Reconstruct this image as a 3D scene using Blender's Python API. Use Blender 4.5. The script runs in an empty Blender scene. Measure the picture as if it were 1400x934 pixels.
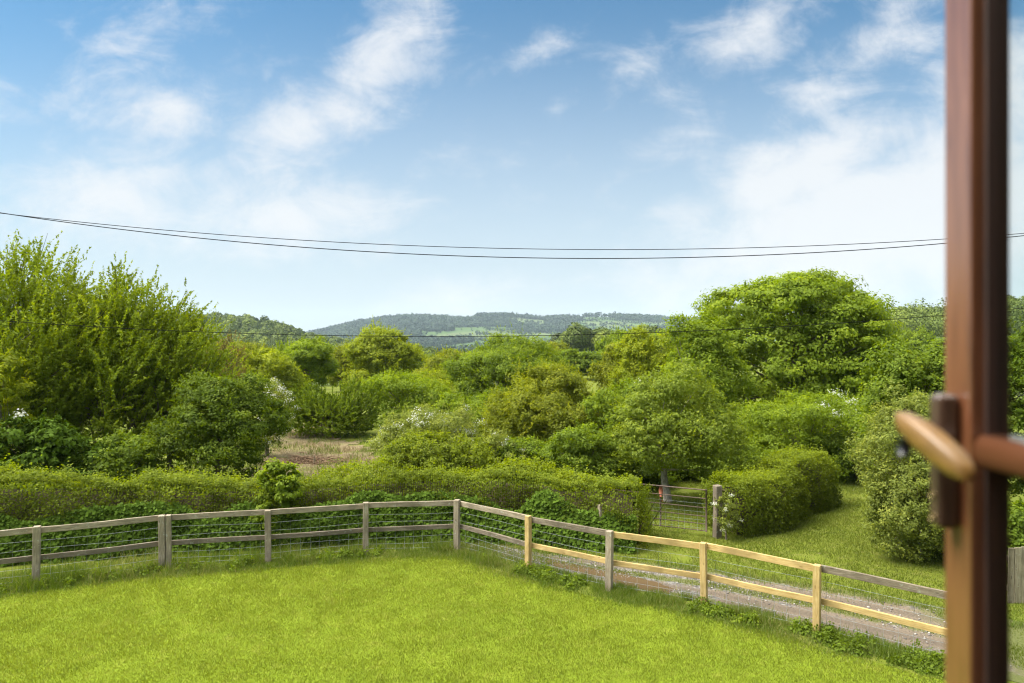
import bpy, bmesh, math, random
import numpy as np
from mathutils import Vector, Matrix
R = math.radians
sc = bpy.context.scene
C = sc.collection
EYE = 4.6
F = 933.0                                   # focal length in pixels of the 1400 px wide photo
def X(px, Y): return (px - 700.0) / F * Y
def Z(py, Y): return EYE - (py - 467.0) / F * Y

# ------------------------------------------------------------------ tagging
def tag(o, label=None, cat=None, group=None, kind=None):
    if label: o['label'] = label
    if cat: o['category'] = cat
    if group: o['group'] = group
    if kind: o['kind'] = kind
    return o
def empty(name, loc=(0, 0, 0), rz=0.0):
    o = bpy.data.objects.new(name, None); C.objects.link(o)
    o.empty_display_size = 0.2
    o.location = loc; o.rotation_euler = (0, 0, rz)
    return o
def link(name, me, mat=None, parent=None, loc=None):
    o = bpy.data.objects.new(name, me); C.objects.link(o)
    if mat is not None and len(me.materials) == 0: me.materials.append(mat)
    if parent is not None: o.parent = parent
    if loc is not None: o.location = loc
    return o

# ------------------------------------------------------------------ numpy helpers
def hash3(ix, iy, iz, seed):
    n = (ix * 374761393 + iy * 668265263 + iz * 2147483647 + seed * 974711) & 0xffffffff
    n = ((n ^ (n >> 13)) * 1274126177) & 0xffffffff
    n = (n ^ (n >> 16)) & 0xffff
    return n / 65535.0
def vnoise(p, scale=1.0, seed=0):
    p = np.asarray(p, float) * scale
    i = np.floor(p).astype(np.int64); f = p - i
    f = f * f * (3 - 2 * f)
    r = 0
    for dx in (0, 1):
        for dy in (0, 1):
            for dz in (0, 1):
                w = (f[:, 0] if dx else 1 - f[:, 0]) * (f[:, 1] if dy else 1 - f[:, 1]) * (f[:, 2] if dz else 1 - f[:, 2])
                r = r + w * hash3(i[:, 0] + dx, i[:, 1] + dy, i[:, 2] + dz, seed)
    return r
def fbm(p, scale=1.0, seed=0, oct=3):
    a, t, r = 1.0, 0.0, 0
    for k in range(oct):
        r = r + a * vnoise(p, scale * 2 ** k, seed + k); t += a; a *= .5
    return r / t
def p3(x, y, z=None):
    x = np.asarray(x, float); y = np.asarray(y, float)
    return np.stack([x, y, np.zeros_like(x) if z is None else z], 1)
def unit(v):
    return v / np.maximum(np.linalg.norm(v, axis=1, keepdims=True), 1e-9)
def rdir(rng, n):
    return unit(rng.normal(size=(n, 3)))
def sstep(a, b, x):
    t = np.clip((x - a) / (b - a), 0, 1); return t * t * (3 - 2 * t)

def np_mesh(name, verts, faces, mat=None, tint=None, smooth=False):
    """faces: (N,k) array, every face with k corners; tint: one number per face"""
    me = bpy.data.meshes.new(name)
    verts = np.ascontiguousarray(verts, np.float32); faces = np.ascontiguousarray(faces, np.int32)
    n, k = faces.shape
    me.vertices.add(len(verts)); me.vertices.foreach_set('co', verts.ravel())
    me.loops.add(n * k); me.loops.foreach_set('vertex_index', faces.ravel())
    me.polygons.add(n); me.polygons.foreach_set('loop_start', np.arange(0, n * k, k, dtype=np.int32))
    if smooth: me.polygons.foreach_set('use_smooth', np.ones(n, bool))
    me.update(calc_edges=True)
    if tint is not None:
        a = me.attributes.new('tint', 'FLOAT', 'FACE'); a.data.foreach_set('value', np.ascontiguousarray(tint, np.float32))
    if mat is not None: me.materials.append(mat)
    return me

def leaf_quads(c, nrm, axis, L, W):
    """rhombic leaves: centre, normal, long axis, length, width -> verts, faces"""
    u = unit(axis - nrm * np.sum(axis * nrm, 1, keepdims=True)); v = np.cross(nrm, u)
    L = np.reshape(L, (-1, 1)); W = np.reshape(W, (-1, 1))
    q = np.stack([c - u * L * .5, c + v * W * .5 - u * L * .08 + nrm * W * .12, c + u * L * .5, c - v * W * .5 - u * L * .08 + nrm * W * .12], 1)
    n = len(c)
    return q.reshape(-1, 3), np.arange(4 * n).reshape(n, 4)

class Tubes:
    def __init__(self, sides=6): self.v, self.f, self.n, self.s = [], [], 0, sides
    def add(self, pts, radii):
        pts = np.asarray(pts, float); m = len(pts); s = self.s
        t = unit(np.gradient(pts, axis=0))
        ref = np.array([0.31, 0.93, 0.17]) if abs(t[0][2]) > .7 else np.array([0.02, 0.05, 1.0])
        a = unit(np.cross(t, ref)); b = np.cross(t, a)
        ang = np.arange(s) * 2 * math.pi / s
        r = np.asarray(radii, float).reshape(-1, 1, 1)
        ring = pts[:, None, :] + r * (a[:, None, :] * np.cos(ang)[None, :, None] + b[:, None, :] * np.sin(ang)[None, :, None])
        self.v.append(ring.reshape(-1, 3))
        idx = np.arange(m * s).reshape(m, s) + self.n
        q = np.stack([idx[:-1], idx[1:], np.roll(idx[1:], -1, 1), np.roll(idx[:-1], -1, 1)], -1).reshape(-1, 4)
        self.f.append(q)
        for e, ring_i in ((0, idx[0][::-1]), (1, idx[-1])):                 # caps
            if s == 4: self.f.append(ring_i.reshape(1, 4))
            elif s == 6: self.f.append(np.array([[ring_i[0], ring_i[1], ring_i[2], ring_i[3]], [ring_i[3], ring_i[4], ring_i[5], ring_i[0]]]))
            elif s == 8: self.f.append(np.array([[ring_i[0], ring_i[1], ring_i[2], ring_i[3]], [ring_i[3], ring_i[4], ring_i[7], ring_i[0]], [ring_i[4], ring_i[5], ring_i[6], ring_i[7]]]))
        self.n += m * s
    def mesh(self, name, mat, smooth=True):
        return np_mesh(name, np.concatenate(self.v), np.concatenate(self.f), mat, smooth=smooth)

# ------------------------------------------------------------------ materials
def new_mat(name):
    m = bpy.data.materials.new(name); m.use_nodes = True
    nt = m.node_tree; nt.nodes.clear()
    out = nt.nodes.new('ShaderNodeOutputMaterial')
    return m, nt, out
def N(nt, t, **kw):
    n = nt.nodes.new(t)
    for k, v in kw.items():
        if k.startswith('i_'):
            n.inputs[k[2:].replace('_', ' ')].default_value = v
        else: setattr(n, k, v)
    return n
def ramp(nt, fac, stops, interp='LINEAR'):
    r = nt.nodes.new('ShaderNodeValToRGB'); r.color_ramp.interpolation = interp
    e = r.color_ramp.elements
    while len(e) < len(stops): e.new(0.5)
    for k, (p, c) in enumerate(stops):
        e[k].position = p; e[k].color = (*c, 1) if len(c) == 3 else c
    nt.links.new(fac, r.inputs[0]); return r.outputs[0]
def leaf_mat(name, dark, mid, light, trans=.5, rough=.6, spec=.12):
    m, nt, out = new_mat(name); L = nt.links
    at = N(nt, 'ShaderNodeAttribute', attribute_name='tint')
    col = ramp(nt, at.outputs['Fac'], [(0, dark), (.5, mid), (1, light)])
    pb = N(nt, 'ShaderNodeBsdfPrincipled'); pb.inputs['Roughness'].default_value = rough
    pb.inputs['Specular IOR Level'].default_value = spec
    L.new(col, pb.inputs['Base Color'])
    tr = N(nt, 'ShaderNodeBsdfTranslucent')
    hs = N(nt, 'ShaderNodeHueSaturation'); hs.inputs['Value'].default_value = 1.35; hs.inputs['Saturation'].default_value = 1.12; hs.inputs['Hue'].default_value = .492
    L.new(col, hs.inputs['Color']); L.new(hs.outputs[0], tr.inputs['Color'])
    mx = N(nt, 'ShaderNodeMixShader'); mx.inputs[0].default_value = trans
    L.new(pb.outputs[0], mx.inputs[1]); L.new(tr.outputs[0], mx.inputs[2]); L.new(mx.outputs[0], out.inputs[0])
    return m
def mul(c, k): return tuple(x * k for x in c)
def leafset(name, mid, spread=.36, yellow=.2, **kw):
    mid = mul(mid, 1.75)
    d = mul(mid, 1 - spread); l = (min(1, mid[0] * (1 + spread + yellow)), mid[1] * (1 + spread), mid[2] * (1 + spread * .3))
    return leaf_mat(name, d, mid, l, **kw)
M = {}
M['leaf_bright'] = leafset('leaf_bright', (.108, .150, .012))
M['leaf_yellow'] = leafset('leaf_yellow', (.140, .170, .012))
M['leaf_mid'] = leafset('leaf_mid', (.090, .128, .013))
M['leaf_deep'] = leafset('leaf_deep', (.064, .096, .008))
M['leaf_ivy'] = leafset('leaf_ivy', (.046, .076, .008), rough=.7, spec=.04, trans=.25, yellow=.0)
M['leaf_olive'] = leafset('leaf_olive', (.118, .138, .013))
M['leaf_grey'] = leafset('leaf_grey', (.128, .152, .030), rough=.55)
M['leaf_apple'] = leafset('leaf_apple', (.112, .146, .018))
M['leaf_willow'] = leafset('leaf_willow', (.118, .156, .012), trans=.42)
M['leaf_hedge'] = leafset('leaf_hedge', (.100, .128, .010), spread=.5, yellow=.15)
M['leaf_brown'] = leafset('leaf_brown', (.110, .095, .028))
M['leaf_far'] = leafset('leaf_far', (.070, .094, .018), trans=.15, spread=.55)
M['leaf_distant'] = leafset('leaf_distant', (.021, .036, .019), trans=.0, spread=.5, yellow=.1)
M['blossom'] = leaf_mat('blossom', (.48, .49, .36), (.64, .64, .53), (.78, .77, .70), trans=.3, rough=.6)
M['blade_lawn'] = leaf_mat('blade_lawn', (.106, .136, .015), (.176, .210, .021), (.28, .275, .065), trans=.42, spec=.2)
M['blade_field'] = leaf_mat('blade_field', (.090, .125, .016), (.145, .180, .022), (.24, .235, .06), trans=.4, spec=.2)
M['blade_rough'] = leaf_mat('blade_rough', (.070, .120, .014), (.125, .180, .020), (.33, .29, .11), trans=.4, spec=.25)
M['blade_dry'] = leaf_mat('blade_dry', (.15, .11, .055), (.27, .205, .105), (.38, .31, .17), trans=.2, spec=.1)

def bump(nt, h, strength, dist, pb):
    b = N(nt, 'ShaderNodeBump'); b.inputs['Strength'].default_value = strength; b.inputs['Distance'].default_value = dist
    nt.links.new(h, b.inputs['Height']); nt.links.new(b.outputs[0], pb.inputs['Normal'])
def noise(nt, vec, scale, detail=4, rough=.55, dist=0):
    n = N(nt, 'ShaderNodeTexNoise'); n.inputs['Scale'].default_value = scale; n.inputs['Detail'].default_value = detail
    n.inputs['Roughness'].default_value = rough; n.inputs['Distortion'].default_value = dist
    nt.links.new(vec, n.inputs['Vector']); return n.outputs['Fac']
def mixc(nt, fac, a, b):
    m = N(nt, 'ShaderNodeMix', data_type='RGBA')
    for s, v in ((0, fac), (6, a), (7, b)):
        if hasattr(v, 'is_linked'): nt.links.new(v, m.inputs[s])
        else: m.inputs[s].default_value = v if s == 0 else (*v, 1)
    return m.outputs[2]
def math_n(nt, op, a, b=None, c=None):
    m = N(nt, 'ShaderNodeMath', operation=op)
    for s, v in ((0, a), (1, b), (2, c)):
        if v is None: continue
        if hasattr(v, 'is_linked'): nt.links.new(v, m.inputs[s])
        else: m.inputs[s].default_value = v
    return m.outputs[0]
def maprange(nt, v, a, b, c=0, d=1):
    m = N(nt, 'ShaderNodeMapRange', interpolation_type='SMOOTHSTEP')
    nt.links.new(v, m.inputs[0])
    for k, x in zip((1, 2, 3, 4), (a, b, c, d)): m.inputs[k].default_value = x
    return m.outputs[0]

def wood_mat(name, axis, dark, mid, light, lichen=None, rough=.8):
    m, nt, out = new_mat(name); L = nt.links
    tc = N(nt, 'ShaderNodeTexCoord'); oi = N(nt, 'ShaderNodeObjectInfo')
    off = N(nt, 'ShaderNodeVectorMath', operation='MULTIPLY_ADD'); off.inputs[1].default_value = (1, 1, 1)
    L.new(tc.outputs['Object'], off.inputs[0])
    cmb = N(nt, 'ShaderNodeCombineXYZ')
    L.new(math_n(nt, 'MULTIPLY', oi.outputs['Random'], 37.0), cmb.inputs[0]); L.new(math_n(nt, 'MULTIPLY', oi.outputs['Random'], 91.0), cmb.inputs[2])
    L.new(cmb.outputs[0], off.inputs[2])
    mp = N(nt, 'ShaderNodeMapping'); mp.inputs['Scale'].default_value = (1.5, 22, 22) if axis == 'x' else (22, 22, 1.5)
    L.new(off.outputs[0], mp.inputs[0])
    g = noise(nt, mp.outputs[0], 3.0, 6, .65, .6)
    col = ramp(nt, g, [(.33, dark), (.5, mid), (.66, light)])
    big = noise(nt, off.outputs[0], 2.2, 3)
    col = mixc(nt, maprange(nt, big, .4, .7), col, mul(mid, .62))
    kn = N(nt, 'ShaderNodeTexVoronoi'); kn.inputs['Scale'].default_value = 4.0
    mk = N(nt, 'ShaderNodeMapping'); mk.inputs['Scale'].default_value = (.7, 2.2, 2.2) if axis == 'x' else (2.2, 2.2, .7)
    L.new(off.outputs[0], mk.inputs[0]); L.new(mk.outputs[0], kn.inputs['Vector'])
    col = mixc(nt, maprange(nt, kn.outputs['Distance'], .06, .12, .65, 0), col, mul(dark, .5))
    if lichen:
        sp = noise(nt, off.outputs[0], 14, 5, .7)
        col = mixc(nt, maprange(nt, sp, .58, .68, 0, .75), col, lichen)
    pb = N(nt, 'ShaderNodeBsdfPrincipled'); pb.inputs['Roughness'].default_value = rough; pb.inputs['Specular IOR Level'].default_value = .25
    L.new(col, pb.inputs['Base Color']); bump(nt, g, .5, .006, pb); L.new(pb.outputs[0], out.inputs[0])
    return m
for ax in 'xz':
    M['wood_old_' + ax] = wood_mat('weathered_timber_' + ax, ax, (.16, .125, .085), (.31, .25, .17), (.42, .355, .26), (.40, .40, .33))
    M['wood_dark_' + ax] = wood_mat('dark_timber_' + ax, ax, (.10, .078, .054), (.19, .152, .105), (.28, .232, .168), (.28, .29, .22))  # darker tone of the weathered timber
    M['wood_new_' + ax] = wood_mat('new_timber_' + ax, ax, (.36, .23, .075), (.52, .36, .14), (.60, .45, .21))

def bark_mat(name, a, b):
    m, nt, out = new_mat(name); tc = N(nt, 'ShaderNodeTexCoord')
    mp = N(nt, 'ShaderNodeMapping'); mp.inputs['Scale'].default_value = (5, 5, 1.6); nt.links.new(tc.outputs['Object'], mp.inputs[0])
    g = noise(nt, mp.outputs[0], 3.5, 6, .7)
    pb = N(nt, 'ShaderNodeBsdfPrincipled'); pb.inputs['Roughness'].default_value = .9; pb.inputs['Specular IOR Level'].default_value = .2
    nt.links.new(ramp(nt, g, [(.3, a), (.7, b)]), pb.inputs['Base Color']); bump(nt, g, .8, .02, pb); nt.links.new(pb.outputs[0], out.inputs[0])
    return m
M['bark'] = bark_mat('bark', (.06, .045, .03), (.22, .18, .13))
M['bark_pale'] = bark_mat('bark_pale', (.18, .14, .105), (.56, .49, .40))
M['twigs'] = bark_mat('twigs', (.040, .034, .014), (.105, .082, .040))

def plain(name, col, rough=.5, metal=0, spec=.5, coat=0, nscale=0, var=.25):
    m, nt, out = new_mat(name)
    pb = N(nt, 'ShaderNodeBsdfPrincipled'); pb.inputs['Roughness'].default_value = rough; pb.inputs['Metallic'].default_value = metal
    pb.inputs['Specular IOR Level'].default_value = spec; pb.inputs['Coat Weight'].default_value = coat; pb.inputs['Coat Roughness'].default_value = .12
    pb.inputs['Base Color'].default_value = (*col, 1)
    if nscale:
        tc = N(nt, 'ShaderNodeTexCoord'); g = noise(nt, tc.outputs['Object'], nscale, 5, .6)
        nt.links.new(ramp(nt, g, [(.3, mul(col, 1 - var)), (.7, mul(col, 1 + var))]), pb.inputs['Base Color'])
    nt.links.new(pb.outputs[0], out.inputs[0]); return m
M['galvanised'] = plain('galvanised_wire', (.30, .32, .31), .6, .2)
M['rust'] = plain('rusted_gate_steel', (.095, .064, .044), .8, .1, nscale=14)
M['twine'] = plain('red_brown_twine', (.30, .095, .05), .9, nscale=30)
M['cable'] = plain('black_cable', (.006, .006, .007), .9, spec=.1)
M['render_wall'] = plain('house_brick', (.15, .085, .06), .9, spec=.1, nscale=9, var=.2)
M['slate'] = plain('slate_roof', (.08, .085, .095), .6, nscale=6)
M['black_plastic'] = plain('black_keyhole', (.012, .013, .016), .35)
M['brass_dark'] = plain('screw_metal', (.35, .25, .12), .4, .8)

# ------------------------------------------------------------------ terrain
far_px = np.array([-3000, -300, 250, 400, 415, 440, 480, 520, 560, 600, 640, 690, 740, 790, 820, 850, 910, 960, 1300, 1800, 4000], float)
far_py = np.array([440, 440, 456, 461, 460, 454, 444, 437, 434, 435, 434, 432, 437, 434, 433, 433, 436, 438, 434, 444, 444], float)
lh_px = np.array([-3000, -200, 0, 200, 290, 340, 370, 400, 420, 450, 480, 520, 4000], float)
lh_py = np.array([452, 452, 442, 443, 446, 449, 455, 464, 470, 477, 483, 490, 490], float)
rh_px = np.array([-3000, 860, 1000, 1100, 1180, 1215, 1290, 1400, 1700, 2400, 4000], float)
rh_py = np.array([500, 494, 486, 472, 459, 454, 449, 438, 430, 444, 460], float)
LY, RY, FY = 680.0, 430.0, 2500.0
def height(x, y):
    x = np.asarray(x, float); y = np.asarray(y, float)
    yy = np.maximum(y, 1.0); px = 700 + F * x / yy
    front = sstep(25, 60, y)
    base = -13.0 * sstep(48, 260, y)
    # low shoulder in the middle right, carrying a wood
    base = base + 12.0 * sstep(40, 260, y) * sstep(690, 790, px) * (1 - sstep(330, 520, y))
    hf = EYE - (np.interp(px, far_px, far_py) - 467) / F * FY
    s = np.clip((y - 1350) / (FY - 1350), 0, 1) ** 1.35
    z = base + (hf + 13) * s * np.where(y > FY, 1 - .35 * sstep(FY, 4200, y), 1)
    z = z + sstep(1300, 1900, y) * 10 * (fbm(p3(x, y), 1 / 260., 5, 3) - .5) * (1 - .6 * sstep(2200, 2500, y))
    hl = EYE - (np.interp(px, lh_px, lh_py) - 467) / F * LY
    wl = np.exp(-((y - LY) / np.where(y < LY, 260., 330.)) ** 2)
    z = np.maximum(z, base + np.maximum(hl - base, 0) * wl)
    hr = EYE - (np.interp(px, rh_px, rh_py) - 467) / F * RY
    wr = np.exp(-((y - RY) / np.where(y < RY, 190., 260.)) ** 2)
    z = np.maximum(z, base + np.maximum(hr - base, 0) * wr)
    return np.where(y > 1, z * front, 0.0)
def hz(x, y): return float(height([x], [y])[0])

def ground_material():
    m, nt, out = new_mat('meadow_ground'); L = nt.links
    ge = N(nt, 'ShaderNodeNewGeometry'); P = ge.outputs['Position']
    ln = N(nt, 'ShaderNodeVectorMath', operation='LENGTH'); L.new(P, ln.inputs[0]); d = ln.outputs['Value']
    n1 = noise(nt, P, .35, 5, .6); n2 = noise(nt, P, 5.0, 5, .65); n3 = noise(nt, P, 30.0, 3, .6)
    near = mixc(nt, n1, (.095, .128, .012), (.135, .155, .018))
    near = mixc(nt, maprange(nt, n2, .45, .72, 0, .6), near, (.17, .155, .045))
    near = mixc(nt, maprange(nt, n3, .5, .8, 0, .5), near, (.08, .105, .02))
    soil = mixc(nt, n3, (.11, .085, .055), (.21, .165, .115))
    near = mixc(nt, maprange(nt, noise(nt, P, 1.1, 5, .6), .63, .7, 0, .7), near, soil)
    vo = N(nt, 'ShaderNodeTexVoronoi'); vo.inputs['Scale'].default_value = 1.0
    mp = N(nt, 'ShaderNodeMapping'); mp.inputs['Scale'].default_value = (1 / 150., 1 / 210., .001); mp.inputs['Rotation'].default_value = (0, 0, .5)
    L.new(P, mp.inputs[0]); L.new(mp.outputs[0], vo.inputs['Vector'])
    sx = N(nt, 'ShaderNodeSeparateColor'); L.new(vo.outputs['Color'], sx.inputs[0])
    far = ramp(nt, sx.outputs[0], [(0, (.040, .075, .020)), (.3, (.062, .102, .026)), (.55, (.044, .078, .022)), (.72, (.088, .110, .045)), (.9, (.105, .088, .055))], 'CONSTANT')
    far = mixc(nt, maprange(nt, noise(nt, P, .02, 4), .3, .7, 0, .5), far, (.10, .15, .04))
    col = mixc(nt, maprange(nt, d, 120, 420), near, far)
    pb = N(nt, 'ShaderNodeBsdfPrincipled'); pb.inputs['Roughness'].default_value = .95; pb.inputs['Specular IOR Level'].default_value = .1
    L.new(col, pb.inputs['Base Color']); bump(nt, n3, .6, .04, pb); L.new(pb.outputs[0], out.inputs[0])
    return m
def polar_terrain():
    rs = np.concatenate([[0.0], np.linspace(3, 66, 22), np.geomspace(72, 4100, 100)])
    th = np.concatenate([np.linspace(-50, 50, 420), np.linspace(50, 310, 92)[1:-1]]) * math.pi / 180
    A, Rr = np.meshgrid(th, rs[1:])
    x = Rr * np.sin(A); y = Rr * np.cos(A)
    z = height(x.ravel(), y.ravel())
    v = np.concatenate([[[0, 0, 0]], np.stack([x.ravel(), y.ravel(), z], 1)])
    na, nr = len(th), len(rs) - 1
    idx = 1 + np.arange(na * nr).reshape(nr, na)
    q = np.stack([idx[:-1], np.roll(idx[:-1], -1, 1), np.roll(idx[1:], -1, 1), idx[1:]], -1).reshape(-1, 4)[:, ::-1]
    tri = np.stack([np.zeros(na, int), idx[0], idx[0], np.roll(idx[0], -1)], -1)
    # centre fan as quads with a doubled spoke midpoint is avoided: add it with bmesh instead
    me = np_mesh('ground', v, q, ground_material(), smooth=True)
    bm = bmesh.new(); bm.from_mesh(me); bm.verts.ensure_lookup_table()
    for k in range(na):
        a, b = int(idx[0][k]), int(idx[0][(k + 1) % na])
        try: bm.faces.new((bm.verts[0], bm.verts[b], bm.verts[a])).smooth = True
        except ValueError: pass
    bmesh.ops.recalc_face_normals(bm, faces=bm.faces)
    if bm.faces[0].normal.z < 0: bmesh.ops.reverse_faces(bm, faces=bm.faces)
    bm.to_mesh(me); bm.free()
    o = link('ground', me); tag(o, kind='structure'); return o
polar_terrain()

# ------------------------------------------------------------------ the fence line
FP = [(-13.0, 11.1), (-10.95, 12.0), (-8.98, 12.89), (-7.07, 13.78), (-5.08, 14.2), (-3.17, 14.8), (-1.21, 15.06), (.32, 13.71), (1.79, 12.58), (3.33, 11.86), (4.78, 10.70), (6.22, 9.50)]
FPn = np.array(FP)
def offset_path(P, d):
    P = np.asarray(P, float); t = np.gradient(P, axis=0); t /= np.linalg.norm(t, axis=1, keepdims=True)
    return P + np.stack([-t[:, 1], t[:, 0]], 1) * d          # left of travel (away from the camera) is positive
def resample(P, step):
    P = np.asarray(P, float); s = np.concatenate([[0], np.cumsum(np.linalg.norm(np.diff(P, axis=0), axis=1))])
    q = np.arange(0, s[-1], step)
    return np.stack([np.interp(q, s, P[:, k]) for k in range(P.shape[1])], 1), q
def inside(poly, x, y):
    r = np.zeros(len(x), bool); n = len(poly); j = n - 1
    for i in range(n):
        xi, yi = poly[i]; xj, yj = poly[j]
        c = ((yi > y) != (yj > y)) & (x < (xj - xi) * (y - yi) / (yj - yi + 1e-12) + xi)
        r ^= c; j = i
    return r
def sheet(name, poly, z, mat, kind='structure'):
    bm = bmesh.new(); bm.faces.new([bm.verts.new((x, y, z)) for x, y in poly])
    bmesh.ops.triangulate(bm, faces=bm.faces)
    bmesh.ops.recalc_face_normals(bm, faces=bm.faces)
    for f in bm.faces:
        if f.normal.z < 0: f.normal_flip()
    me = bpy.data.meshes.new(name); bm.to_mesh(me); bm.free()
    return tag(link(name, me, mat), kind=kind)

def lawn_material():
    m, nt, out = new_mat('lawn_turf'); L = nt.links
    P = N(nt, 'ShaderNodeNewGeometry').outputs['Position']
    n1 = noise(nt, P, .5, 5, .6); n2 = noise(nt, P, 4, 5, .65); n3 = noise(nt, P, 60, 3)
    col = mixc(nt, n1, (.125, .185, .012), (.20, .25, .016))
    col = mixc(nt, maprange(nt, n2, .5, .75, 0, .5), col, (.26, .26, .045))
    col = mixc(nt, maprange(nt, n3, .45, .75, 0, .6), col, (.09, .13, .012))
    pb = N(nt, 'ShaderNodeBsdfPrincipled'); pb.inputs['Roughness'].default_value = .95; pb.inputs['Specular IOR Level'].default_value = .1
    L.new(col, pb.inputs['Base Color']); bump(nt, n3, .7, .03, pb); L.new(pb.outputs[0], out.inputs[0]); return m
lawn_edge, _ = resample(offset_path(FP, -.42), .35)
rg = np.random.default_rng(3)
lawn_edge = lawn_edge + rg.normal(0, .035, lawn_edge.shape)
lawn_poly = [tuple(p) for p in lawn_edge] + [(9.0, 7.2), (12.0, 0.5), (-17.0, 0.5)]
sheet('lawn', lawn_poly, .004, lawn_material())

# track: a lane of stone and mud between the fence and the paddock
tr_near = [(-1.0, 15.35), (.55, 14.0), (1.95, 12.95), (3.45, 12.2), (4.95, 11.05), (6.4, 9.85), (7.8, 8.7), (10.5, 6.4), (15, 2.4)]
tr_far = [(-.9, 15.75), (.75, 14.75), (2.5, 14.15), (4.0, 13.55), (5.6, 12.7), (7.3, 11.65), (9.0, 10.4), (11.9, 8.0), (16.6, 4.0)]
def track_mesh():
    a, _ = resample(tr_near, .2); 
    t = np.linspace(0, 1, 120)
    def along(P):
        P = np.asarray(P, float); s = np.concatenate([[0], np.cumsum(np.linalg.norm(np.diff(P, axis=0), axis=1))]); s /= s[-1]
        return np.stack([np.interp(t, s, P[:, k]) for k in range(2)], 1)
    A, B = along(tr_near), along(tr_far)
    W = np.linspace(-.12, 1.12, 14)
    v = np.stack([A + (B - A) * w for w in W], 1)                      # (120,14,2)
    zz = .008 - .0 * v[..., 0]
    V = np.concatenate([v, zz[..., None]], 2).reshape(-1, 3)
    idx = np.arange(len(V)).reshape(120, 14)
    q = np.stack([idx[:-1, :-1], idx[:-1, 1:], idx[1:, 1:], idx[1:, :-1]], -1).reshape(-1, 4)[:, ::-1]
    m, nt, out = new_mat('stone_and_mud_track'); L = nt.links
    P = N(nt, 'ShaderNodeNewGeometry').outputs['Position']
    at = N(nt, 'ShaderNodeAttribute', attribute_name='across'); w = at.outputs['Fac']
    n2 = noise(nt, P, 3.0, 5, .65); n3 = noise(nt, P, 40, 4, .7); nb = noise(nt, P, .9, 4, .6)
    vo = N(nt, 'ShaderNodeTexVoronoi'); vo.inputs['Scale'].default_value = 19.0; L.new(P, vo.inputs['Vector'])
    sx = N(nt, 'ShaderNodeSeparateColor'); L.new(vo.outputs['Color'], sx.inputs[0])
    stone = ramp(nt, sx.outputs[0], [(0, (.09, .08, .07)), (.5, (.140, .122, .104)), (1, (.28, .255, .225))])
    mud = mixc(nt, n3, (.125, .094, .062), (.210, .166, .116))
    sxp = N(nt, 'ShaderNodeSeparateXYZ'); L.new(P, sxp.inputs[0])
    mudw = math_n(nt, 'ADD', n2, maprange(nt, sxp.outputs[0], 2.5, 5.5, 0, .16))
    rut = math_n(nt, 'ABSOLUTE', math_n(nt, 'SUBTRACT', math_n(nt, 'ABSOLUTE', math_n(nt, 'SUBTRACT', w, .5)), .27))
    mudw = math_n(nt, 'ADD', mudw, maprange(nt, rut, .0, .13, .12, -.06))
    col = mixc(nt, maprange(nt, mudw, .44, .60), stone, mud)
    col = mixc(nt, maprange(nt, rut, .02, .09, .45, 0), col, (.085, .065, .045))
    col = mixc(nt, maprange(nt, nb, .52, .7, 0, .6), col, (.12, .095, .07))
    grass = mixc(nt, n3, (.075, .095, .018), (.155, .15, .05))
    ww = math_n(nt, 'ADD', w, math_n(nt, 'MULTIPLY', math_n(nt, 'SUBTRACT', n2, .5), .34))
    mid = math_n(nt, 'MULTIPLY', maprange(nt, math_n(nt, 'ABSOLUTE', math_n(nt, 'SUBTRACT', ww, .50)), .05, .12, 1, 0), maprange(nt, nb, .25, .45, 0, .9))
    edge = maprange(nt, math_n(nt, 'ABSOLUTE', math_n(nt, 'SUBTRACT', ww, .5)), .42, .53, 0, 1)
    over = maprange(nt, math_n(nt, 'ADD', sxp.outputs[0], math_n(nt, 'MULTIPLY', n2, .8)), 7.1, 7.8)      # beyond the fence end the lane is grown over
    col = mixc(nt, math_n(nt, 'MAXIMUM', math_n(nt, 'MAXIMUM', mid, edge), over), col, grass)
    pb = N(nt, 'ShaderNodeBsdfPrincipled'); pb.inputs['Roughness'].default_value = .85; pb.inputs['Specular IOR Level'].default_value = .25
    L.new(col, pb.inputs['Base Color'])
    hh = math_n(nt, 'ADD', math_n(nt, 'MULTIPLY', vo.outputs['Distance'], -1.0), n3); bump(nt, hh, .8, .03, pb)
    L.new(pb.outputs[0], out.inputs[0])
    me = np_mesh('track', V, q, m)
    att = me.attributes.new('across', 'FLOAT', 'POINT'); att.data.foreach_set('value', np.tile(W, 120).astype(np.float32))
    return tag(link('track', me), kind='structure')
track_mesh()
def puddle(cx, cy, a, b, rot, seed, col):
    rg = np.random.default_rng(seed); n = 90; th = np.linspace(0, 2 * math.pi, n, endpoint=False)
    r = 1 + .28 * np.sin(2 * th + seed) + .16 * np.sin(3 * th + 2 * seed) + .09 * np.sin(5 * th) + .07 * np.sin(9 * th + 1) + .05 * np.sin(14 * th) + rg.normal(0, .03, n)
    x = a * r * np.cos(th); y = b * r * np.sin(th)
    poly = [(cx + u * math.cos(rot) - v * math.sin(rot), cy + u * math.sin(rot) + v * math.cos(rot)) for u, v in zip(x, y)]
    sheet('puddle', poly, .0125, plain('muddy_water', col, .09, 0, .5))
puddle(1.95, 13.36, 1.15, .33, R(-36), 2, (.115, .075, .040))

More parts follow.
